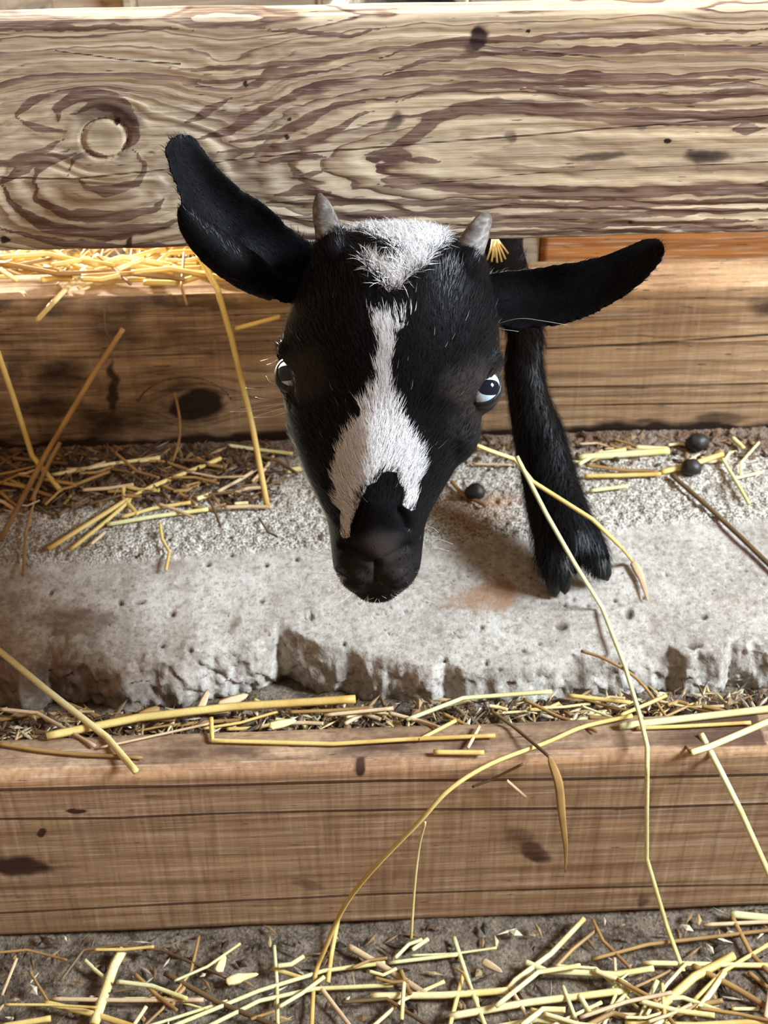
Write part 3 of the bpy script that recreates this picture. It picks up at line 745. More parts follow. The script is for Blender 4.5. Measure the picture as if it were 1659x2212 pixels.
src = mesh_obj('body_source', np.concatenate(PIECES_V), PIECES_F)
recalc(src)
rm = src.modifiers.new('r', 'REMESH'); rm.mode = 'VOXEL'; rm.voxel_size = 0.0017; rm.adaptivity = 0.0
sm = src.modifiers.new('s', 'SMOOTH'); sm.factor = 0.5; sm.iterations = 7
bpy.context.view_layer.update()
dg = bpy.context.evaluated_depsgraph_get()
body_me = bpy.data.meshes.new_from_object(src.evaluated_get(dg))
bpy.data.objects.remove(src)
body_me.name = 'body'
nV = len(body_me.vertices)
BV = np.zeros(nV * 3); body_me.vertices.foreach_get('co', BV); BV = BV.reshape(-1, 3)
BN = np.zeros(nV * 3); body_me.vertex_normals.foreach_get('vector', BN); BN = BN.reshape(-1, 3)
bx, by, bd = project(BV)
facing = -(BN @ cF)
onhead = (bd < 0.93) & (by > 440)

# --- sculpt: nostrils, philtrum, mouth corners
def groove(pl, width, depth):
    global BV
    dd = seg_dist(bx, by, pl)
    k = np.exp(-(dd / width) ** 2) * smooth(-0.1, 0.35, facing) * onhead
    BV = BV - BN * (k * depth)[:, None]
groove([(784, 1096), (768, 1118), (762, 1140)], 7, 0.0040)
groove([(738, 1180), (765, 1196), (792, 1208), (812, 1222)], 7, 0.0024)
groove([(864, 1102), (878, 1122), (882, 1142)], 7, 0.0040)
groove([(884, 1180), (858, 1196), (834, 1208), (812, 1222)], 7, 0.0024)
groove([(812, 1220), (812, 1262)], 4, 0.0024)
groove([(728, 1236), (765, 1262), (812, 1270), (862, 1260), (898, 1232)], 5, 0.0018)

# --- eyes
goat = empty('goat_kid', (0.045, 0.10, SLAB - 0.03))
EYES = []
def eye_frame(px, py, d, R, opn, laxis):
    c = at_d(px, py, d)
    e = opn[0] * cR + opn[1] * cU - opn[2] * cF; e /= np.linalg.norm(e)
    l = laxis[0] * cR + laxis[1] * cU; l = l - (l @ e) * e; l /= np.linalg.norm(l)
    return c, e, l, np.cross(e, l), R
EYES.append((eye_frame(637, 812, 0.8520, 0.0108, (-0.46, 0.06, 0.88), (0.60, -0.80)), math.radians(45), math.radians(27)))
EYES.append((eye_frame(1041, 840, 0.8520, 0.0110, (0.36, 0.0, 0.93), (0.62, 0.78)), math.radians(56), math.radians(30)))
for (c, e, l, m_, R), ha, hb in EYES:
    dv = BV - c; dist = np.linalg.norm(dv, axis=1); dn = dv / (dist[:, None] + 1e-9)
    ang = np.arccos(np.clip(dn @ e, -1, 1))
    k = (dist < 1.9 * R) & (ang < math.radians(72)) & (bd < 0.93)
    tgt = np.minimum(dist, R * (0.86 + 0.24 * smooth(math.radians(58), math.radians(72), ang)))
    BV = np.where(k[:, None], c + dn * tgt[:, None], BV)

body_me.vertices.foreach_set('co', BV.ravel())
body_me.update()
body_me.vertex_normals.foreach_get('vector', nrm := np.zeros(nV * 3)); BN = nrm.reshape(-1, 3)
bx, by, bd = project(BV); facing = -(BN @ cF)

# --- markings of the coat
def poly_sd(px, py, poly):
    poly = np.asarray(poly, float); d = np.full(np.shape(px), 1e9); ins = np.zeros(np.shape(px), bool)
    for (x0, y0), (x1, y1) in zip(poly, np.roll(poly, -1, 0)):
        dx, dy = x1 - x0, y1 - y0
        t = np.clip(((px - x0) * dx + (py - y0) * dy) / (dx * dx + dy * dy), 0, 1)
        d = np.minimum(d, np.hypot(px - x0 - t * dx, py - y0 - t * dy))
        cnd = ((y0 > py) != (y1 > py)) & (px < (x1 - x0) * (py - y0) / (y1 - y0 + 1e-12) + x0)
        ins ^= cnd
    return np.where(ins, d, -d)
BLAZE = [(806, 706), (826, 690), (850, 700), (876, 692), (862, 720), (852, 750), (846, 800), (844, 830), (852, 868), (874, 905), (896, 945), (914, 985), (914, 1020), (903, 1060), (901, 1100), (886, 1104), (870, 1090),
         (868, 1050), (856, 1022), (838, 1018), (820, 1022), (812, 1040), (792, 1052), (778, 1078), (764, 1110), (756, 1160), (742, 1164), (736, 1120), (726, 1080), (722, 1030), (728, 980), (744, 940), (772, 906), (792, 872), (808, 838), (816, 800), (818, 760), (812, 730)]
CREST = [(738, 500), (742, 470), (800, 455), (880, 455), (955, 482), (962, 505), (945, 535), (920, 562), (895, 590), (862, 622), (842, 634), (822, 610), (796, 580), (776, 548), (806, 556), (842, 574), (866, 560), (848, 536), (806, 512), (768, 504)]
def white_mask(px, py, d, seed=0):
    j = 9 * fbm(px / 18, py / 26, 201 + seed, 2)
    a = poly_sd(px + j, py, BLAZE); b = poly_sd(px + j, py + j, CREST)
    v = np.maximum(smooth(-7, 9, a), smooth(-10, 10, b))
    return v * (d < 0.895)
white = white_mask(bx, by, bd)
skin = np.maximum.reduce([blob(bx, by, 815, 1185, 52, 42), 0.55 * blob(bx, by, 815, 1240, 92, 60), 0.7 * blob(bx, by, 640, 815, 62, 58), 0.9 * blob(bx, by, 1030, 840, 70, 62), 0.5 * blob(bx, by, 1010, 900, 40, 60)]) * (facing > 0) * (bd < 0.93)
a_ = body_me.attributes.new('white', 'FLOAT', 'POINT'); a_.data.foreach_set('value', white.astype(np.float32))
a_ = body_me.attributes.new('skin', 'FLOAT', 'POINT'); a_.data.foreach_set('value', skin.astype(np.float32))
body_me.materials.clear(); body_me.materials.append(M_coat)
body_me.polygons.foreach_set('use_smooth', np.ones(len(body_me.polygons), bool))
body = bpy.data.objects.new('body', body_me); COL.objects.link(body); attach(body, goat)

for (c, e, l, m_, R), ha, hb in EYES:
    hx = cR - (cR @ e) * e; hx /= np.linalg.norm(hx); hy = np.cross(e, hx)
    th = np.linspace(0.0, math.pi, 33); ph = np.linspace(0, 2 * math.pi, 48, endpoint=False)
    V = []
    for a in th:
        bul = 1 + 0.035 * math.exp(-(a / 0.6) ** 2)       # cornea
        for b in ph: V.append((R * bul * math.sin(a) * math.cos(b), R * bul * math.sin(a) * math.sin(b), R * bul * math.cos(a)))
    eo = mesh_obj('eye', V, grid_faces(33, 48, True), M_eye)
    MM = Matrix.Identity(4)
    for i in range(3): MM[i][0], MM[i][1], MM[i][2], MM[i][3] = hx[i], hy[i], e[i], c[i]
    eo.matrix_world = MM; recalc(eo)
    eo.parent = goat; eo.matrix_parent_inverse = Matrix.Translation(goat.location).inverted()
    eo['label'] = 'pale blue eye with a dark wide pupil'
    # lids: a ring of skin round an almond opening
    ph = np.linspace(0, 2 * math.pi, 64, endpoint=False); V = []
    prof = [(0.10, 0.90), (0.02, 0.985), (0.0, 1.02), (0.02, 1.05), (0.08, 1.08), (0.20, 1.095), (0.40, 1.09), (0.65, 1.05), (0.95, 0.97), (1.25, 0.85)]
    for da, rr in prof:
        for p in ph:
            cs_, sn_ = math.cos(p), math.sin(p)
            be = 1.0 / (abs(cs_ / ha) ** 1.75 + abs(sn_ / hb) ** 1.75) ** (1 / 1.75)
            t = be + da
            V.append(c + R * rr * (math.cos(t) * e + math.sin(t) * (cs_ * l + sn_ * m_)))
    lo = mesh_obj('eyelid', V, grid_faces(len(prof), 64, True), M_lid, goat); recalc(lo)

# --- horns
def horn(pts, radii):
    V, F = tube(pts, radii, m=22, n=26, flat=0.9)
    V = V + 0.0005 * np.column_stack([fbm(V[:, 0] * 300, V[:, 2] * 300, s_, 3) for s_ in (1, 2, 3)])
    o = mesh_obj('horn', V, F, M_horn, goat); recalc(o); o['label'] = 'short grey budding horn'
    return o
horn([at_d(722, 548, 0.826), at_d(712, 508, 0.822), at_d(702, 470, 0.826), at_d(694, 440, 0.834), at_d(689, 424, 0.838)], np.array([38, 32, 26, 18, 9]) * 0.83 / FPX)
horn([at_d(996, 586, 0.828), at_d(1012, 546, 0.822), at_d(1030, 508, 0.826), at_d(1044, 478, 0.832), at_d(1050, 464, 0.835)], np.array([40, 33, 27, 20, 11]) * 0.83 / FPX)
# --- hooves
def hoof(a, b, w):
    """a wedge from a (px,py,d) to its tip b, flat sole on the kerb"""
    A, B = at_d(*a), at_d(*b)
    A2 = cr(np.array([np.append(A, w), np.append(A * 0.5 + B * 0.5, w * 0.92), np.append(A * 0.15 + B * 0.85, w * 0.62), np.append(B, w * 0.22)]), 14)
    V, F = tube(A2[:, :3], A2[:, 3] * A[2] * 0 + A2[:, 3] * a[2] / FPX, m=16, n=14, flat=0.8, up=-cF)
    o = mesh_obj('hoof', V, F, M_hoof, goat); recalc(o)
hoof((1192, 1222, 1.014), (1199, 1288, 1.020), 20)
hoof((1220, 1222, 1.014), (1220, 1282, 1.020), 18)
hoof((1240, 1196, 1.026), (1243, 1238, 1.029), 17)
hoof((1288, 1200, 1.018), (1312, 1252, 1.021), 23)
hoof((1264, 1180, 1.026), (1268, 1220, 1.030), 17)

# --- fur, strand by strand
def fur():
    F4 = np.zeros(len(body_me.loops), np.int64); body_me.loops.foreach_get('vertex_index', F4)
    nl = np.zeros(len(body_me.polygons), np.int64); body_me.polygons.foreach_get('loop_total', nl)
    ls = np.zeros(len(body_me.polygons), np.int64); body_me.polygons.foreach_get('loop_start', ls)
    q = ls[nl == 4]
    Q = np.stack([F4[q], F4[q + 1], F4[q + 2], F4[q + 3]], 1)
    ctr = BV[Q].mean(1); px, py, d = project(ctr)
    nrm_ = BN[Q].mean(1); nrm_ /= np.linalg.norm(nrm_, axis=1)[:, None] + 1e-9
    face = -(nrm_ @ cF)
    area = np.linalg.norm(np.cross(BV[Q[:, 2]] - BV[Q[:, 0]], BV[Q[:, 3]] - BV[Q[:, 1]]), axis=1) / 2
    earL = (px < 640) & (py < 660) & (d < 0.93); earR = (px > 1075) & (py < 730) & (d < 0.95)
    head = (d < 0.935) & ~earL & ~earR
    legm = (d > 0.96) & (px > 1040) & (px < 1360) & (py > 600) & (ctr[:, 1] < 0.14)
    rest = ~(earL | earR | head | legm)
    nose = head & (np.hypot((px - 815) / 60, (py - 1180) / 52) < 1.0)
    muz = head & (py > 1110)
    crest = (poly_sd(px, py, CREST) > -14) & head
    dens = area * (face > -0.35) * (1.0 * head + 0.9 * (earL | earR) + 1.5 * legm + 0.25 * rest + 1.8 * crest + 2.0 * (head & (white_mask(px, py, d) > 0.3)))
    for (c, e, l, m_, R), ha, hb in EYES:
        dens *= (np.linalg.norm(ctr - c, axis=1) > 1.16 * R)
    dens *= ~nose
    dens *= ~(legm & (py > 1238))
    N = 84000
    idx = rng.choice(len(Q), N, p=dens / dens.sum())
    u, v = rng.random(N)[:, None], rng.random(N)[:, None]
    P = (1 - u) * (1 - v) * BV[Q[idx, 0]] + u * (1 - v) * BV[Q[idx, 1]] + u * v * BV[Q[idx, 2]] + (1 - u) * v * BV[Q[idx, 3]]
    n = nrm_[idx]; px, py, d = project(P)
    eL, eR, hd, lg, mz, ct = earL[idx], earR[idx], head[idx], legm[idx], muz[idx], crest[idx]
    dx = np.where(eL, -0.75, np.where(eR, 0.9, np.where(lg, 0.12, (px - 838) / 240 * 0.7)))
    dy = np.where(eL, -0.7, np.where(eR, -0.25, np.where(lg, 1.0, -1.0)))
    low = hd & (py > 1215)
    dy = np.where(low, 0.9, dy); dx = np.where(low, (px - 814) / 60, dx)
    side = hd & (np.abs(px - 838) > 190) & (py > 640)
    dx = np.where(side, dx * 2.0, dx)
    fl = 0.35 * fbm(px / 60, py / 60, 300, 2)
    dx = dx + fl + rng.normal(0, 0.13, N); dy = dy + 0.3 * fbm(px / 60, py / 60, 310, 2) + rng.normal(0, 0.1, N)
    dx = np.where(ct, dx + rng.normal(0, 0.8, N), dx); dy = np.where(ct, dy + rng.normal(0, 0.55, N), dy)
    t = dx[:, None] * cR - dy[:, None] * cU
    t = t - (t * n).sum(1)[:, None] * n; t /= np.linalg.norm(t, axis=1)[:, None] + 1e-9
    ln = np.where(eL | eR, 0.0042, np.where(lg, 0.0095, np.where(mz, 0.0034, np.where(hd, 0.0062, 0.011))))
    bz = (white_mask(px, py, d) > 0.3) & hd & ~ct
    ln = np.where(bz & ~mz, np.where(py < 900, 0.0090, 0.0066), ln)
    ln = np.where(ct, 0.0075, ln) * rng.uniform(0.65, 1.35, N)
    ln = ln * np.where(lg & (py > 1130), 1.25, 1)
    lift = np.where(ct, 0.6, np.where(lg, 0.38, np.where(hd, 0.30, 0.22))) * rng.uniform(0.5, 1.5, N)
    s_ = np.cross(t, n)
    wd = np.where(lg, 0.00019, 0.00015) * rng.uniform(0.7, 1.3, N)
    root = P - n * 0.0004
    jit = rng.normal(0, 0.10, (N, 3)) * ln[:, None]
    mid = root + (t * 0.52 + n * (0.55 * lift)[:, None]) * ln[:, None] + jit * 0.3
    tip = root + (t * 0.98 + n * (0.62 * lift)[:, None]) * ln[:, None] + jit
    V = np.stack([root - s_ * wd[:, None], root + s_ * wd[:, None], mid - s_ * (wd * 0.8)[:, None], mid + s_ * (wd * 0.8)[:, None], tip], 1)
    wm = white_mask(px, py, d, 3) + rng.normal(0, 0.12, N)
    fan = hd & (poly_sd(px, py, [(785, 668), (915, 664), (880, 712), (852, 745), (818, 745), (804, 712)]) > 0) & (rng.random(N) < 0.42)
    iswh = (wm > 0.5) | fan
    g = rng.uniform(0, 1, N)
    blk = np.stack([0.002 + 0.005 * g, 0.002 + 0.005 * g, 0.0025 + 0.0065 * g], 1)
    pale = (rng.random(N) < 0.005) & hd
    blk = np.where(pale[:, None], 0.20, blk)
    brn = np.maximum(blob(px, py, 1030, 840, 70, 70), blob(px, py, 640, 815, 62, 60))
    blk = blk + (brn * 0.02)[:, None] * np.array([1.0, 0.8, 0.72])
    wht = np.stack([0.66 + 0.24 * g, 0.65 + 0.24 * g, 0.66 + 0.25 * g], 1)
    tone = np.where(iswh[:, None], wht, blk)
    tone = np.concatenate([tone, np.ones((N, 1))], 1)
    tone = np.repeat(tone[:, None, :], 5, 1).reshape(-1, 4)
    b = np.arange(N)[:, None] * 5
    quads = (b + np.array([[0, 1, 3, 2]])).tolist(); tris = (b + np.array([[2, 3, 4]])).tolist()
    o = mesh_obj('fur', V.reshape(-1, 3), quads + tris, M_fur, goat, True, {'tone': tone})
    o['kind'] = 'stuff'; o['label'] = 'short black coat with a white blaze and a shaggy white crest'
fur()
# --- whiskers and lashes
def whiskers(name, lines, col, rad=0.00012):
    Vs, Fs, off, tn = [], [], 0, []
    for pl in lines:
        pts = cr([at_d(*p) for p in pl], 10)
        r = np.linspace(rad, rad * 0.4, 10)
        V, F = tube(pts, r, m=4, n=10)
        Vs.append(V); Fs += [[i + off for i in f] for f in F]; off += len(V)
    V = np.concatenate(Vs)
    o = mesh_obj(name, V, Fs, M_fur, goat, True, {'tone': np.tile(np.array(col, float), (len(V), 1))})
    o['kind'] = 'stuff'
W = []
for (x0, y0, x1, y1, x2, y2) in [(604, 828, 585, 826, 575, 812), (604, 836, 560, 840, 530, 838), (606, 856, 575, 862, 552, 858), (608, 872, 556, 886, 498, 890), (610, 880, 575, 892, 540, 906), (612, 890, 585, 900, 548, 902), (614, 870, 570, 878, 520, 884), (596, 765, 580, 775, 562, 780), (600, 770, 588, 784, 576, 788)]:
    W.append([(x0 + 10, y0, 0.86), (x1, y1, 0.862), (x2, y2, 0.866)])
r3 = np.random.default_rng(9)
for i in range(34):
    a = r3.uniform(0.15, math.pi - 0.15); x_ = 814 + 92 * math.cos(a); y_ = 1222 + 66 * math.sin(a) + r3.uniform(-10, 8)
    L_ = r3.uniform(24, 62); dx_ = math.cos(a) + r3.normal(0, .25); dy_ = 0.55 * math.sin(a) + r3.normal(0, .2)
    W.append([(x_ - 8 * dx_, y_, 0.862), (x_ + dx_ * L_ * 0.5, y_ + dy_ * L_ * 0.5, 0.860), (x_ + dx_ * L_, y_ + dy_ * L_ - 4, 0.862)])
for i in range(10):
    y_ = r3.uniform(1105, 1215); s_ = random.choice((-1, 1)); x_ = 814 + s_ * 98; L_ = r3.uniform(30, 70)
    W.append([(x_ - 10 * s_, y_, 0.864), (x_ + s_ * L_ * 0.5, y_ - 6, 0.862), (x_ + s_ * L_, y_ - r3.uniform(-16, 20), 0.864)])
W.append([(1065, 702, 0.862), (1120, 688, 0.856), (1165, 692, 0.855), (1225, 702, 0.858)])
W.append([(1065, 708, 0.862), (1090, 712, 0.858), (1120, 716, 0.858)])
whiskers('whiskers', W, (0.62, 0.58, 0.54, 1))
tag(goat, 'black goat kid with a white blaze poking its head out between the boards', 'goat')

# ================================================================== STRAW, CHAFF, DROPPINGS
ZK = zC1 - 0.010            # level of the litter between kerb and timber
def pt(x, y, c):
    if isinstance(c, (int, float)): return at_d(x, y, c)
    if c == 'g': return at_z(x, y, GROUND + 0.006)
    if c == 's':
        p = at_z(x, y, SLAB + 0.004)
        return at_z(x, y, float(slab_z(p[0], p[1])) + 0.0045)
    if c == 'c': return at_z(x, y, zC1 + 0.003)
    if c == 'k': return at_z(x, y, ZK + 0.006)
    if c == 'f': return at_y(x, y, YC - 0.005)
    if c == 'b': return at_y(x, y, YB - 0.006)
    if c == 't': return at_z(x, y, zB1 + 0.003)
    if c[0] == 'y': return at_y(x, y, float(c[1:]))
    if c[0] == 'z': return at_z(x, y, float(c[1:]))
def straw_mesh(P, w, flat=0.6, bend=False, leaf=False, m=6):
    P = np.asarray(P, float)
    if bend: P = cr(P, 5 * len(P))
    else:
        Q = [P[0]]
        for a, b in zip(P[:-1], P[1:]):
            for t in (0.12, 0.5, 0.88, 1.0): Q.append(a + (b - a) * t)
        P = np.array(Q)
    n = len(P)
    T = np.gradient(P, axis=0); T /= np.linalg.norm(T, axis=1)[:, None] + 1e-12
    view = np.array([0.0, -0.55, 0.83])
    u = np.linspace(0, 1, n)
    rw = np.full(n, w / 2.0)
    if leaf: rw = w / 2 * (0.10 + np.sin(np.clip(u, 0, 1) ** 0.55 * math.pi) ** 0.9)
    rings = []
    a = np.linspace(0, 2 * math.pi, m, endpoint=False)
    for i in range(n):
        s_ = np.cross(T[i], view); s_ /= np.linalg.norm(s_) + 1e-9
        q = np.cross(s_, T[i])
        rings.append(P[i] + rw[i] * (np.cos(a)[:, None] * s_ + (0.16 if leaf else flat) * np.sin(a)[:, None] * q))
    V, F = loft_closed(np.array(rings))
    U = np.concatenate([np.repeat(u, m), [0, 1]])
    return V, F, U
def straw(pts, code, w, mat, label, name='straw', group=None, bend=False, leaf=False, cat='straw'):
    P = [pt(p[0], p[1], p[2] if len(p) > 2 else code) for p in pts]
    k = np.mean([project(p)[2] for p in P]) / FPX
    V, F, U = straw_mesh(P, w * k, bend=bend, leaf=leaf)
    V = np.asarray(V)
    base = V.mean(0)
    o = mesh_obj(name, V - base, F, STRAWS[mat], None, True, {'u': U})
    o.location = base
    recalc(o)
    return tag(o, label, cat, group)

# --- on and over the lower fence board, left
straw([(80, 692, 'b'), (120, 648, 'b'), (185, 580, 't'), (265, 556, 'y0.17'), (390, 577, 'y0.175')], 'b', 13, 'p', 'bright bent straw hanging over the lower board at far left')
straw([(428, 548, 'y0.15'), (470, 625, 'y0.118'), (500, 730, 'y0.112'), (545, 920, 'y0.09'), (577, 1092, 's')], 'b', 13, 'y', 'long golden straw leaning from the pen down beside the cheek')
straw([(266, 710, 'y0.118'), (200, 812, 'y0.108'), (100, 980, 'y0.085'), (0, 1168, 's')], 'b', 13, 'b', 'long brown-gold straw slanting to the lower left across the stained board')
straw([(-12, 740, 'b'), (30, 862, 'y0.112'), (70, 985, 'y0.10'), (132, 1062, 's')], 'b', 12, 'y', 'straw crossing behind the slanting brown-gold straw at left edge')
straw([(130, 955, 'y0.10'), (95, 1020, 'y0.085'), (68, 1082, 's')], 'b', 10, 'b', 'short brown straw beside the slanting one, above the litter')
straw([(508, 710, 'y0.116'), (560, 696, 'y0.116'), (606, 684, 'y0.112')], 'b', 11, 'y', 'short straw poking out beside the left eyebrow')
straw([(0, 582, 'y0.15'), (38, 606, 't')], 't', 12, 'p', 'stubby pale straw end on the lower board top at far left')
straw([(398, 545, 'y0.17'), (392, 620, 'y0.13'), (404, 660, 'y0.122')], 't', 6, 'b', 'thin brown stem drooping over the lower board edge')
straw([(224, 668, 'b'), (226, 710, 'b'), (242, 745, 'b')], 'b', 5, 'd', 'thin dark stem stuck to the lower board')
straw([(378, 848, 'y0.118'), (388, 905, 'y0.115'), (386, 955, 'y0.11'), (372, 1000, 's')], 'b', 6, 'b', 'thin brown stem in front of the dark knot', bend=True)
# --- on the kerb, left
kl = [([(478, 990), (330, 1050), (265, 1085), (104, 1186)], 11, 'y', 'long golden straw lying slantwise over the kerb litter'),
      ([(112, 1026), (240, 1002), (346, 988)], 9, 'p', 'pale straw lying along the foot of the lower board'),
      ([(231, 1133), (330, 1116), (450, 1100)], 10, 'g', 'straight greenish straw low in the kerb litter'),
      ([(297, 1112), (268, 1078), (266, 1050), (300, 1058), (345, 1060)], 10, 'y', 'curled golden straw loop in the kerb litter'),
      ([(262, 1117), (330, 1098), (412, 1085)], 9, 'y', 'golden straw just above the straight greenish one'),
      ([(302, 1062), (230, 1125), (152, 1187)], 9, 'y', 'golden straw slanting beside the long one on the kerb'),
      ([(76, 1072), (56, 1150), (50, 1242)], 7, 'b', 'thin brown stem running down the kerb at far left'),
      ([(425, 1078), (456, 1067)], 11, 'p', 'stubby pale straw chip on the kerb litter'),
      ([(506, 1088), (536, 1086)], 8, 'p', 'small white straw chip near the leaning straw foot'),
      ([(618, 1017), (650, 1012)], 13, 'p', 'stubby cream straw piece touching the left cheek'),
      ([(492, 962), (560, 972), (632, 980)], 9, 'g', 'greenish straw along the board foot by the left cheek'),
      ([(345, 1130), (350, 1165), (366, 1192), (358, 1232)], 7, 'y', 'kinked thin straw hanging on the kerb face'),
      ([(196, 1176), (228, 1148)], 8, 'k', 'tiny pinkish straw chip on the kerb edge'),
      ([(545, 1040), (575, 1010), (590, 985)], 8, 'k', 'pinkish straw curve beside the leaning straw', ),
      ([(470, 1062), (520, 1035), (556, 1012)], 8, 'k', 'pale pinkish straw lying in the dark litter'),
      ([(300, 996), (340, 992), (344, 990)], 8, 'p', 'short cream straw at the board foot left'),
      ([(0, 1062), (30, 1090)], 9, 'b', 'short brown straw at the left edge of the kerb'),
      ([(560, 1120), (580, 1150), (600, 1160)], 5, 'd', 'thin dark rootlet on the kerb beside the muzzle')]
for p, w_, m_, lb in kl: straw(p, 's', w_, m_, lb)
# --- on the kerb, right
straw([(1008, 953, 0.975), (1060, 974, 0.985), (1112, 992, 0.992), (1150, 1040, 0.99), (1280, 1122, 0.985), (1340, 1180, 0.992), (1366, 1212, 's')], 's', 10, 'y', 'golden straw crossing the foreleg from the cheek to the kerb')
straw([(1366, 1212, 's'), (1384, 1245, 's'), (1400, 1298, 's')], 's', 17, 'k', 'orange-brown dry leaf tip on the kerb right of the hooves', name='dry_leaf', leaf=True, cat='leaf')
straw([(1116, 986, 0.985), (1180, 1110, 0.978), (1240, 1215, 0.985), (1300, 1312, 's'), (1350, 1440, 's'), (1382, 1545, 'z%f' % (zC1 + 0.010)), (1398, 1612, 'z%f' % (zC1 + 0.010)), (1398, 1660, 'y-0.191'), (1397, 1760, 'y-0.190'), (1397, 1855, 'y-0.190'), (1440, 2000, 'y-0.20'), (1476, 2098, 'g')], 's', 10, 'g', 'very long pale straw running from the foreleg down over the timber')
kr = [([(1250, 988), (1340, 982), (1446, 974)], 16, 'g', 'broad pale green straw lying at the board foot right of the leg'),
      ([(1372, 966), (1442, 970)], 11, 'p', 'short pale straw on top of the broad green one'),
      ([(1250, 1003), (1288, 980), (1352, 971)], 9, 'g', 'bent greenish straw by the leg at the board foot'),
      ([(1262, 1028), (1340, 1027), (1428, 1024)], 10, 'y', 'yellow straw lying on the gritty kerb right of the leg'),
      ([(1274, 1060), (1356, 1050)], 9, 'g', 'short pale green straw below the yellow one on the kerb'),
      ([(1428, 1020), (1495, 1003), (1562, 980)], 13, 'y', 'flat yellow straw blade beside the droppings'),
      ([(1450, 1025), (1530, 1095), (1600, 1160), (1680, 1238)], 12, 'd', 'dark brown stalk slanting off the right edge of the kerb'),
      ([(1584, 1034), (1644, 1020)], 7, 'p', 'short pale straw at the right end of the kerb'),
      ([(1582, 945), (1606, 968)], 11, 'g', 'stubby green straw end at the right board foot'),
      ([(1560, 990), (1590, 1040), (1618, 1088)], 9, 'g', 'faded green blade drooping on the right of the kerb'),
      ([(1265, 1005), (1350, 1016), (1420, 1018)], 8, 'b', 'brown straw between the green and yellow ones'),
      ([(1020, 1002), (1105, 1004)], 6, 'k', 'thin pinkish stem between cheek and leg'),
      ([(975, 1040), (1000, 1068), (1050, 1092)], 9, 'b', 'brown straw in the shade between muzzle and leg'),
      ([(1640, 955), (1600, 1000), (1600, 1030)], 6, 'p', 'thin pale bent straw at the right corner of the kerb')]
for p, w_, m_, lb in kr: straw(p, 's', w_, m_, lb)
# --- litter strip and timber top
straw([(-14, 1395, 's'), (100, 1490, 0.955), (230, 1592, 'c'), (294, 1667, 'f')], 'c', 15, 'p', 'thick pale straw leaning from the kerb onto the timber at left')
tl = [([(100, 1590, 'c'), (300, 1550, 'k'), (500, 1527, 'k'), (768, 1510, 'k')], 19, 'y', 'broad flat yellow straw along the litter strip', False),
      ([(456, 1550), (458, 1600), (720, 1607), (880, 1597), (1070, 1589)], 10, 'y', 'golden straw bent at a right angle on the timber top', False),
      ([(-10, 1606), (130, 1626), (308, 1637)], 9, 'b', 'dull olive straw lying on the timber top at left', True),
      ([(0, 1532, 'k'), (80, 1540, 'k'), (205, 1612, 'c')], 9, 'k', 'pinkish straw slanting under the thick pale one', False),
      ([(215, 1615), (330, 1590), (452, 1563)], 6, 'k', 'thin pinkish stem along the back of the timber top', True),
      ([(936, 1625), (1046, 1626)], 12, 'y', 'stubby cut golden straw on the timber top', False),
      ([(1010, 1616), (1036, 1568)], 8, 'k', 'short pinkish stem standing beside the cut straw', False),
      ([(905, 1598), (985, 1556)], 9, 'y', 'short golden straw slanting into the litter', False),
      ([(878, 1555, 'k'), (1000, 1508, 'k'), (1192, 1494, 'k')], 10, 'g', 'bent greenish straw at the back of the litter', False),
      ([(1225, 1502, 'k'), (1362, 1518, 'k')], 10, 'y', 'straw lying level in the litter under the kerb', False),
      ([(1338, 1569), (1450, 1556), (1690, 1528)], 17, 'g', 'broad pale green straw on the timber top at right', False),
      ([(1375, 1573), (1480, 1569), (1622, 1561)], 9, 'y', 'bright yellow straw below the broad green one', False),
      ([(1492, 1626), (1530, 1614), (1680, 1550)], 15, 'p', 'frayed pale straw on the timber top at right', False),
      ([(840, 1540, 'k'), (900, 1556, 'k'), (950, 1572, 'c')], 9, 'k', 'pinkish straw piece in the middle of the litter', False),
      ([(700, 1545, 'k'), (850, 1530, 'k')], 9, 'k', 'buff straw behind the broad yellow one', False),
      ([(1130, 1510, 'k'), (1210, 1550, 'k'), (1290, 1580, 'c')], 8, 'b', 'brown straw slanting across the litter middle', False),
      ([(1340, 1545, 'k'), (1400, 1520, 'k'), (1440, 1502, 'k')], 9, 'y', 'yellow straw sticking up near the very long straw', False)]
for p, w_, m_, lb, bd_ in tl: straw(p, 'c', w_, m_, lb, bend=bd_)
straw([(1366, 1546, 'c'), (1260, 1570, 'c'), (1180, 1604, 'c'), (1060, 1650, 'f'), (970, 1706, 'y-0.200'), (905, 1776, 'y-0.208'), (830, 1852, 'y-0.210'), (770, 1920, 'y-0.208'), (735, 1975, 'y-0.206'), (702, 2050, 'y-0.214'), (680, 2112, 'g'), (672, 2230, 'g')],
      'f', 10, 'y', 'long arched straw curving down over the timber to the ground', bend=True)
straw([(918, 1776, 'y-0.204'), (905, 1830, 'f'), (895, 1920, 'f'), (887, 2042, 'y-0.196')], 'f', 6, 'p', 'thin pale stem hanging from the arched straw', bend=True)
straw([(1185, 1632, 'f'), (1206, 1690, 'y-0.190'), (1214, 1760, 'y-0.190'), (1222, 1830, 'f'), (1221, 1885, 'f')], 'f', 18, 'b', 'narrow brown grass leaf hanging down the timber face', name='dry_leaf', leaf=True, bend=True, cat='leaf')
straw([(1060, 1535, 'c'), (1110, 1570, 'c'), (1186, 1634, 'f')], 'c', 8, 'd', 'dark stem leading to the hanging grass leaf')
straw([(1514, 1585, 'c'), (1560, 1672, 'y-0.192'), (1600, 1752, 'y-0.2'), (1680, 1930, 'y-0.21')], 'f', 14, 'g', 'thick greenish straw leaning off the timber at right')
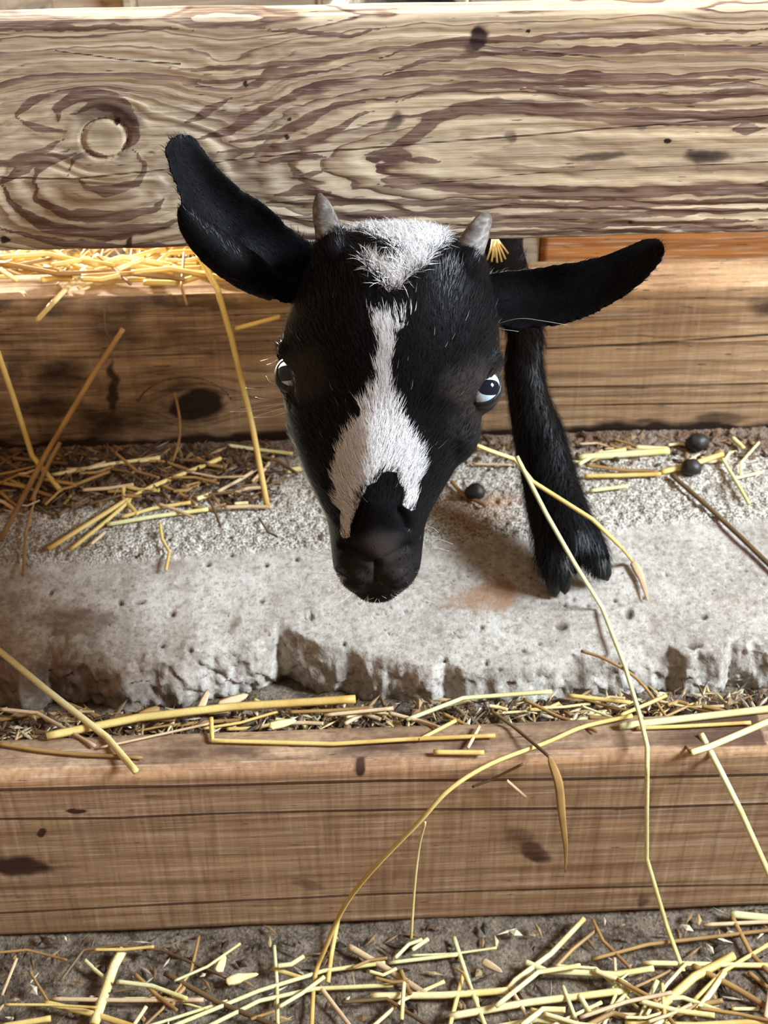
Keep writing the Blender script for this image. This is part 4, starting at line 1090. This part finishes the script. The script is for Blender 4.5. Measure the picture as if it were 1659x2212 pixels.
straw([(1255, 1406, 's'), (1310, 1425, 's'), (1380, 1470, 0.97), (1440, 1550, 0.955), (1492, 1626, 'c')], 's', 7, 'b', 'thin brown stem arching from the kerb to the timber', bend=True)
straw([(1095, 1686), (1136, 1722)], 'f', 7, 'k', 'small pinkish straw chip clinging to the timber face')
straw([(1020, 1700), (1060, 1685), (1130, 1650)], 'f', 6, 'd', 'thin dark strip added as the shadow of the arched straw')  # dark strip laid in as the shadow just below the arched straw
# --- ground in front
gl = [([(266, 2050), (246, 2086), (203, 2212)], 22, 'p', 'broad pale straw standing out on the soil at left'),
      ([(94, 2166), (200, 2190), (300, 2222)], 14, 'y', 'yellow straw in the lower left corner'),
      ([(110, 2158), (270, 2161), (440, 2160)], 10, 'k', 'straight buff straw lying level on the soil at left'),
      ([(316, 2174), (285, 2220)], 9, 'p', 'short pale straw at the bottom edge left'),
      ([(360, 2222), (560, 2140), (700, 2097), (832, 2080)], 10, 'g', 'long greenish straw sweeping up to the right'),
      ([(440, 2222), (560, 2162), (680, 2136), (850, 2128)], 10, 'g', 'second long greenish straw under the sweeping one'),
      ([(36, 2070), (4, 2150)], 7, 'k', 'short grey straw at the left edge of the soil'),
      ([(430, 2022), (412, 2100), (350, 2180), (305, 2222)], 7, 'b', 'curved red-brown stem on the soil'),
      ([(355, 2102), (470, 2165), (610, 2222)], 12, 'd', 'dark twig lying on the soil'),
      ([(130, 2120), (180, 2052), (250, 2042), (350, 2052), (490, 2112)], 7, 'd', 'thin grey curved stem on the soil'),
      ([(592, 2042), (598, 2120), (600, 2222)], 8, 'g', 'upright greenish stem near the bottom middle'),
      ([(588, 2092), (650, 2112)], 10, 'y', 'short yellow straw near the bottom middle'),
      ([(730, 1985), (716, 2060), (708, 2122)], 10, 'y', 'straw lying along the lower end of the arched straw'),
      ([(752, 2044), (830, 2090), (922, 2150)], 15, 'k', 'broad pinkish straw crossing the bottom middle'),
      ([(800, 2152), (960, 2150), (1098, 2140)], 16, 'p', 'broad pale straw lying level at the bottom middle'),
      ([(1098, 2136), (1112, 2118), (1190, 2060), (1262, 1984)], 12, 'p', 'pale straw rising to the timber foot'),
      ([(1134, 2078), (1180, 2098), (1330, 2105), (1412, 2092)], 14, 'g', 'curved pale green straw on the soil right of centre'),
      ([(980, 2024), (1015, 2130), (1050, 2222)], 10, 'g', 'greenish straw slanting down to the bottom edge'),
      ([(970, 2222), (1000, 2105)], 10, 'y', 'yellow straw crossing the greenish slanting one'),
      ([(970, 2196), (1140, 2166), (1352, 2140)], 17, 'p', 'broad pale straw slightly tilted at the bottom right'),
      ([(1416, 2184), (1500, 2110), (1586, 2064)], 20, 'y', 'thick yellow-brown straw rising at lower right'),
      ([(1388, 2080), (1592, 2085), (1690, 2086)], 12, 'p', 'pale straw lying level at lower right'),
      ([(1578, 1975), (1690, 1987)], 18, 'g', 'broad greenish straw at the timber foot right'),
      ([(1580, 1978), (1622, 2060), (1690, 2130)], 11, 'b', 'brown straw slanting down at the right edge'),
      ([(1280, 2072), (1400, 2040), (1690, 2006)], 9, 'b', 'olive straw stretching to the right edge'),
      ([(1518, 1998), (1690, 1990)], 9, 'k', 'buff straw close under the timber at right'),
      ([(1280, 1986), (1302, 2032), (1362, 2092)], 8, 'b', 'brown curved stem under the timber'),
      ([(1496, 2086), (1580, 2130), (1690, 2195)], 14, 'b', 'brown straw slanting into the lower right corner'),
      ([(1380, 2205), (1420, 2118)], 12, 'g', 'short pale blade standing at lower right'),
      ([(840, 2080), (990, 2062)], 9, 'g', 'short greenish straw right of the arched straw'),
      ([(890, 2052), (925, 2028)], 10, 'p', 'tiny pale straw near the hanging thin stem'),
      ([(1350, 2212), (1500, 2216), (1690, 2205)], 16, 'y', 'yellow straw along the bottom right edge'),
      ([(1100, 2130), (1130, 2180), (1150, 2222)], 9, 'k', 'pinkish straw hanging from the kink at the bottom'),
      ([(800, 2222), (870, 2160), (960, 2120)], 9, 'p', 'pale straw behind the pinkish crossing one'),
      ([(0, 2218), (110, 2200)], 14, 'y', 'golden stub in the bottom left corner'),
      ([(1180, 2222), (1300, 2165)], 9, 'g', 'green stem leaving at the bottom right of centre'),
      ([(690, 2130), (760, 2222)], 10, 'k', 'pinkish straw slanting to the bottom edge'),
      ([(1660, 2040), (1560, 2100), (1500, 2160)], 10, 'y', 'golden straw crossing the lower right pile')]
for p, w_, m_, lb in gl: straw(p, 'g', w_, m_, lb)

# --- pale grass tuft by the right horn, husks and chips
tuft = empty('grass_tuft', at_d(1075, 570, 0.955))
for i, (x1, y1) in enumerate([(1052, 562), (1062, 566), (1074, 568), (1084, 566), (1092, 560), (1068, 556), (1098, 548)]):
    P_ = [at_d(1070 + 2 * i - 6, 518, 0.955), at_d((1070 + x1) / 2, (y1 + 518) / 2 - 4, 0.950), at_d(x1, y1, 0.952)]
    V_, F_, U_ = straw_mesh(P_, 4.5 * 0.95 / FPX, bend=True)
    mesh_obj('blade', V_, F_, M_sp, tuft, True, {'u': U_})
tag(tuft, 'small pale grass tuft hanging under the top board beside the right horn', 'grass')
straw([(488, 2122), (520, 2112), (558, 2104)], 'g', 22, 'p', 'white papery husk on the soil at left', name='husk', leaf=True, cat='husk')
straw([(470, 2100), (486, 2062)], 'g', 20, 'p', 'yellowish seed husk on the soil above the white one', name='husk', leaf=True, cat='husk')
straw([(432, 1532), (450, 1490)], 'k', 17, 'k', 'pale papery chip under the kerb edge at left', name='husk', leaf=True, cat='husk')
straw([(470, 1526), (536, 1500)], 'k', 24, 'k', 'grey papery chip beside the pale one', name='husk', leaf=True, cat='husk')
straw([(300, 1550), (345, 1528)], 'k', 26, 'b', 'brown seed husk in the litter at left', name='husk', leaf=True, cat='husk')
straw([(580, 1570), (640, 1556)], 'k', 20, 'p', 'cream husk lying in the litter below the broad straw', name='husk', leaf=True, cat='husk')
straw([(1040, 2075), (1085, 2100)], 'g', 17, 'k', 'pale chip of husk on the soil right of centre', name='husk', leaf=True, cat='husk')
# --- droppings
def pellet(x, y, r, label):
    z = SLAB + 0.0005
    c = at_z(x, y, z + r)
    th = np.linspace(0.03, math.pi - 0.03, 12); ph = np.linspace(0, 2 * math.pi, 18, endpoint=False)
    R_ = np.array([[(1.3 * r * math.sin(a) * math.cos(b), r * math.sin(a) * math.sin(b), r * math.cos(a)) for b in ph] for a in th])
    V, F = loft_closed(R_)
    V = V * (1 + 0.08 * fbm(V[:, 0] * 160, V[:, 1] * 160 + V[:, 2] * 90, int(x), 2) * 2)[:, None]
    o = mesh_obj('dropping', V, F, M_pellet); recalc(o); o.location = c
    tag(o, label, 'dropping', 'round dark droppings on the kerb')
pellet(1027, 1063, 0.0062, 'round dark dropping in the shade left of the leg')
pellet(1506, 955, 0.0070, 'large dark dropping against the board foot at right')
pellet(1494, 1010, 0.0062, 'dark dropping under the flat yellow blade')

# --- scattered scraps, one by one, sharing a label where nothing tells them apart
ORD = 'first second third fourth fifth sixth seventh eighth ninth tenth eleventh twelfth thirteenth fourteenth fifteenth sixteenth seventeenth eighteenth nineteenth twentieth twenty-first twenty-second twenty-third twenty-fourth'.split()
COLOUR = {'y': 'golden', 'p': 'cream', 'g': 'greenish', 'b': 'brown', 'k': 'pinkish', 'd': 'blackish'}
def scatter(n, region, code, wr, lr, label, group, mats='ypgkb', name='straw_scrap', ang=0.5, seed=1):
    r = np.random.default_rng(seed); made = {}
    for i in range(n):
        x, y = r.uniform(region[0], region[2]), r.uniform(region[1], region[3]); L_ = r.uniform(*lr); a = r.normal(0, ang)
        dx, dy = L_ / 2 * math.cos(a), L_ / 2 * math.sin(a) * 0.7
        k = r.normal(0, 0.08) * L_
        c = code(r) if callable(code) else code
        mk = mats[int(r.integers(len(mats)))]
        o = straw([(x - dx, y - dy), (x, y + k), (x + dx, y + dy)], c, r.uniform(*wr), mk, None, name=name, group=group, cat='straw')
        made.setdefault((mk, L_ > (lr[0] + lr[1]) / 2), []).append((x, o))
    for (mk, lng), L in made.items():
        L.sort(key=lambda q: q[0])
        for i, (_, o) in enumerate(L):
            place = '' if len(L) == 1 else ', %s from the left of its kind' % ORD[i]
            if len(L) > 1 and i == len(L) - 1: place = ', rightmost of its kind'
            o['label'] = '%s %s straw %s%s' % ('long' if lng else 'short', COLOUR[mk], label, place)
scatter(48, (-40, 1512, 1700, 1574), lambda r: 'z%f' % (ZK + r.uniform(-0.003, 0.005)), (5, 11), (40, 190), 'in the strip of litter', 'scraps in the litter strip', 'ypgkkbb', seed=21, ang=0.3)
scatter(34, (20, 2040, 1680, 2220), lambda r: 'z%f' % (GROUND + r.uniform(0.003, 0.012)), (5, 12), (50, 220), 'on the soil', 'scraps on the soil', 'ypgkbbd', seed=22, ang=0.8)
scatter(26, (1150, 2100, 1680, 2225), lambda r: 'z%f' % (GROUND + r.uniform(0.003, 0.014)), (7, 14), (80, 260), 'in the lower right heap', 'scraps at the lower right', 'ypgkb', seed=29, ang=0.7)
scatter(48, (0, 985, 600, 1110), lambda r: 'z%f' % (SLAB + r.uniform(0.002, 0.008)), (4, 9), (30, 150), 'matted on the kerb left', 'scraps on the left of the kerb', 'bbddk', seed=23, ang=0.5)
scatter(16, (1180, 960, 1659, 1000), lambda r: 'z%f' % (SLAB + r.uniform(0.002, 0.005)), (4, 8), (30, 90), 'at the board foot right', 'scraps on the right of the kerb', 'gbdk', seed=24, ang=0.4)
scatter(44, (-60, 548, 560, 604), lambda r: 'z%f' % (zB1 - 0.012 + r.uniform(0.0, 0.026)), (8, 15), (60, 260), 'sunlit behind the lower board', 'sunlit straw behind the lower board', 'yyypb', name='straw', seed=25, ang=0.35)

# --- litter too fine to count
def flakes(name, n, region, z0, z1, size, seed, label, tones, deep=None):
    r = np.random.default_rng(seed)
    V, F, T = [], [], []
    for i in range(n):
        x, y = r.uniform(region[0], region[2]), r.uniform(region[1], region[3])
        p = np.array([x, y, 0]); z = z0 + (z1 - z0) * r.random()
        if deep is not None: z = deep(x, y, r)
        L_ = r.uniform(*size); w_ = L_ * r.uniform(0.08, 0.6) if L_ < 0.012 else r.uniform(0.0012, 0.003)
        a = r.uniform(0, math.pi); el_ = r.normal(0, 0.10)
        t = np.array([math.cos(a) * math.cos(el_), math.sin(a) * math.cos(el_), math.sin(el_)]); s_ = np.array([-math.sin(a), math.cos(a), r.normal(0, 0.3)])
        c = np.array([x, y, z]); up_ = np.array([0, 0, w_ * 0.35])
        b = len(V)
        V += [c - t * L_ / 2, c - s_ * w_ / 2 + up_ * 0.2, c + up_ + t * 0.0, c + s_ * w_ / 2 + up_ * 0.2, c + t * L_ / 2, c - up_ * 0.6]
        F += [[b, b + 1, b + 2], [b + 1, b + 4, b + 2], [b + 2, b + 4, b + 3], [b, b + 2, b + 3], [b + 1, b, b + 5], [b + 4, b + 1, b + 5], [b + 3, b + 4, b + 5], [b, b + 3, b + 5]]
        q = tones[int(r.integers(len(tones)))]; g = r.uniform(0.7, 1.15)
        T += [(q[0] * g, q[1] * g, q[2] * g, 1)] * 6
    o = mesh_obj(name, np.array(V), F, M_chaff, None, False, {'tone': np.array(T)})
    return tag(o, label, 'litter', None, 'stuff')
TN = [srgb(206, 184, 130), srgb(186, 160, 112), srgb(150, 126, 92), srgb(120, 98, 74), srgb(88, 70, 54), srgb(226, 214, 180), srgb(196, 182, 160)]
TD = [srgb(110, 84, 58), srgb(82, 60, 42), srgb(60, 44, 34), srgb(140, 108, 72), srgb(46, 36, 30)]
def fill():
    nx, ny = 260, 24
    X, Y = np.meshgrid(np.linspace(XL, XR, nx), np.linspace(-0.152, -0.05, ny), indexing='ij')
    Z = ZK - 0.012 - 0.35 * np.maximum(0, Y + 0.125) + 0.005 * fbm(X * 60, Y * 60, 91, 4)
    o = mesh_obj('litter_bed', np.stack([X, Y, Z], -1).reshape(-1, 3), grid_faces(nx, ny), M_soil); recalc(o)
    o['kind'] = 'structure'; o['label'] = 'dark rotten litter packed between kerb and timber'
fill()
flakes('chaff', 2600, (-0.32, -0.143, 0.38, -0.118), ZK - 0.012, ZK + 0.000, (0.003, 0.020), 31, 'fine straw chaff between the broken kerb and the timber', TN + TD)
flakes('chaff', 1000, (-0.40, -0.32, 0.46, -0.185), GROUND + 0.001, GROUND + 0.005, (0.002, 0.016), 32, 'fine straw chaff strewn over the soil in front', TN[1:] + TD + TD, None)
flakes('chaff', 1500, (-0.34, 0.055, -0.04, 0.125), SLAB + 0.0005, SLAB + 0.005, (0.004, 0.024), 33, 'dark matted chaff on the left of the kerb', TD + TD + TN[2:4])
flakes('chaff', 320, (0.08, 0.085, 0.40, 0.126), SLAB + 0.0005, SLAB + 0.003, (0.003, 0.016), 34, 'fine chaff along the board foot right of the leg', TN[2:5] + TD)
TH = [srgb(214, 172, 74), srgb(226, 190, 96), srgb(190, 144, 60), srgb(232, 206, 130), srgb(160, 116, 50)]
flakes('hay_bed', 5200, (-0.75, 0.172, 0.90, 0.60), 0, 0, (0.02, 0.09), 35, 'golden hay bedding covering the pen floor', TH, deep=lambda x, y, r: SLAB - 0.03 + (zB1 - SLAB + 0.015) * max(0.0, 1 - (y - 0.17) / 0.42) * (0.85 + 0.3 * r.random()) * (1.0 if x < 0.02 else 0.35))
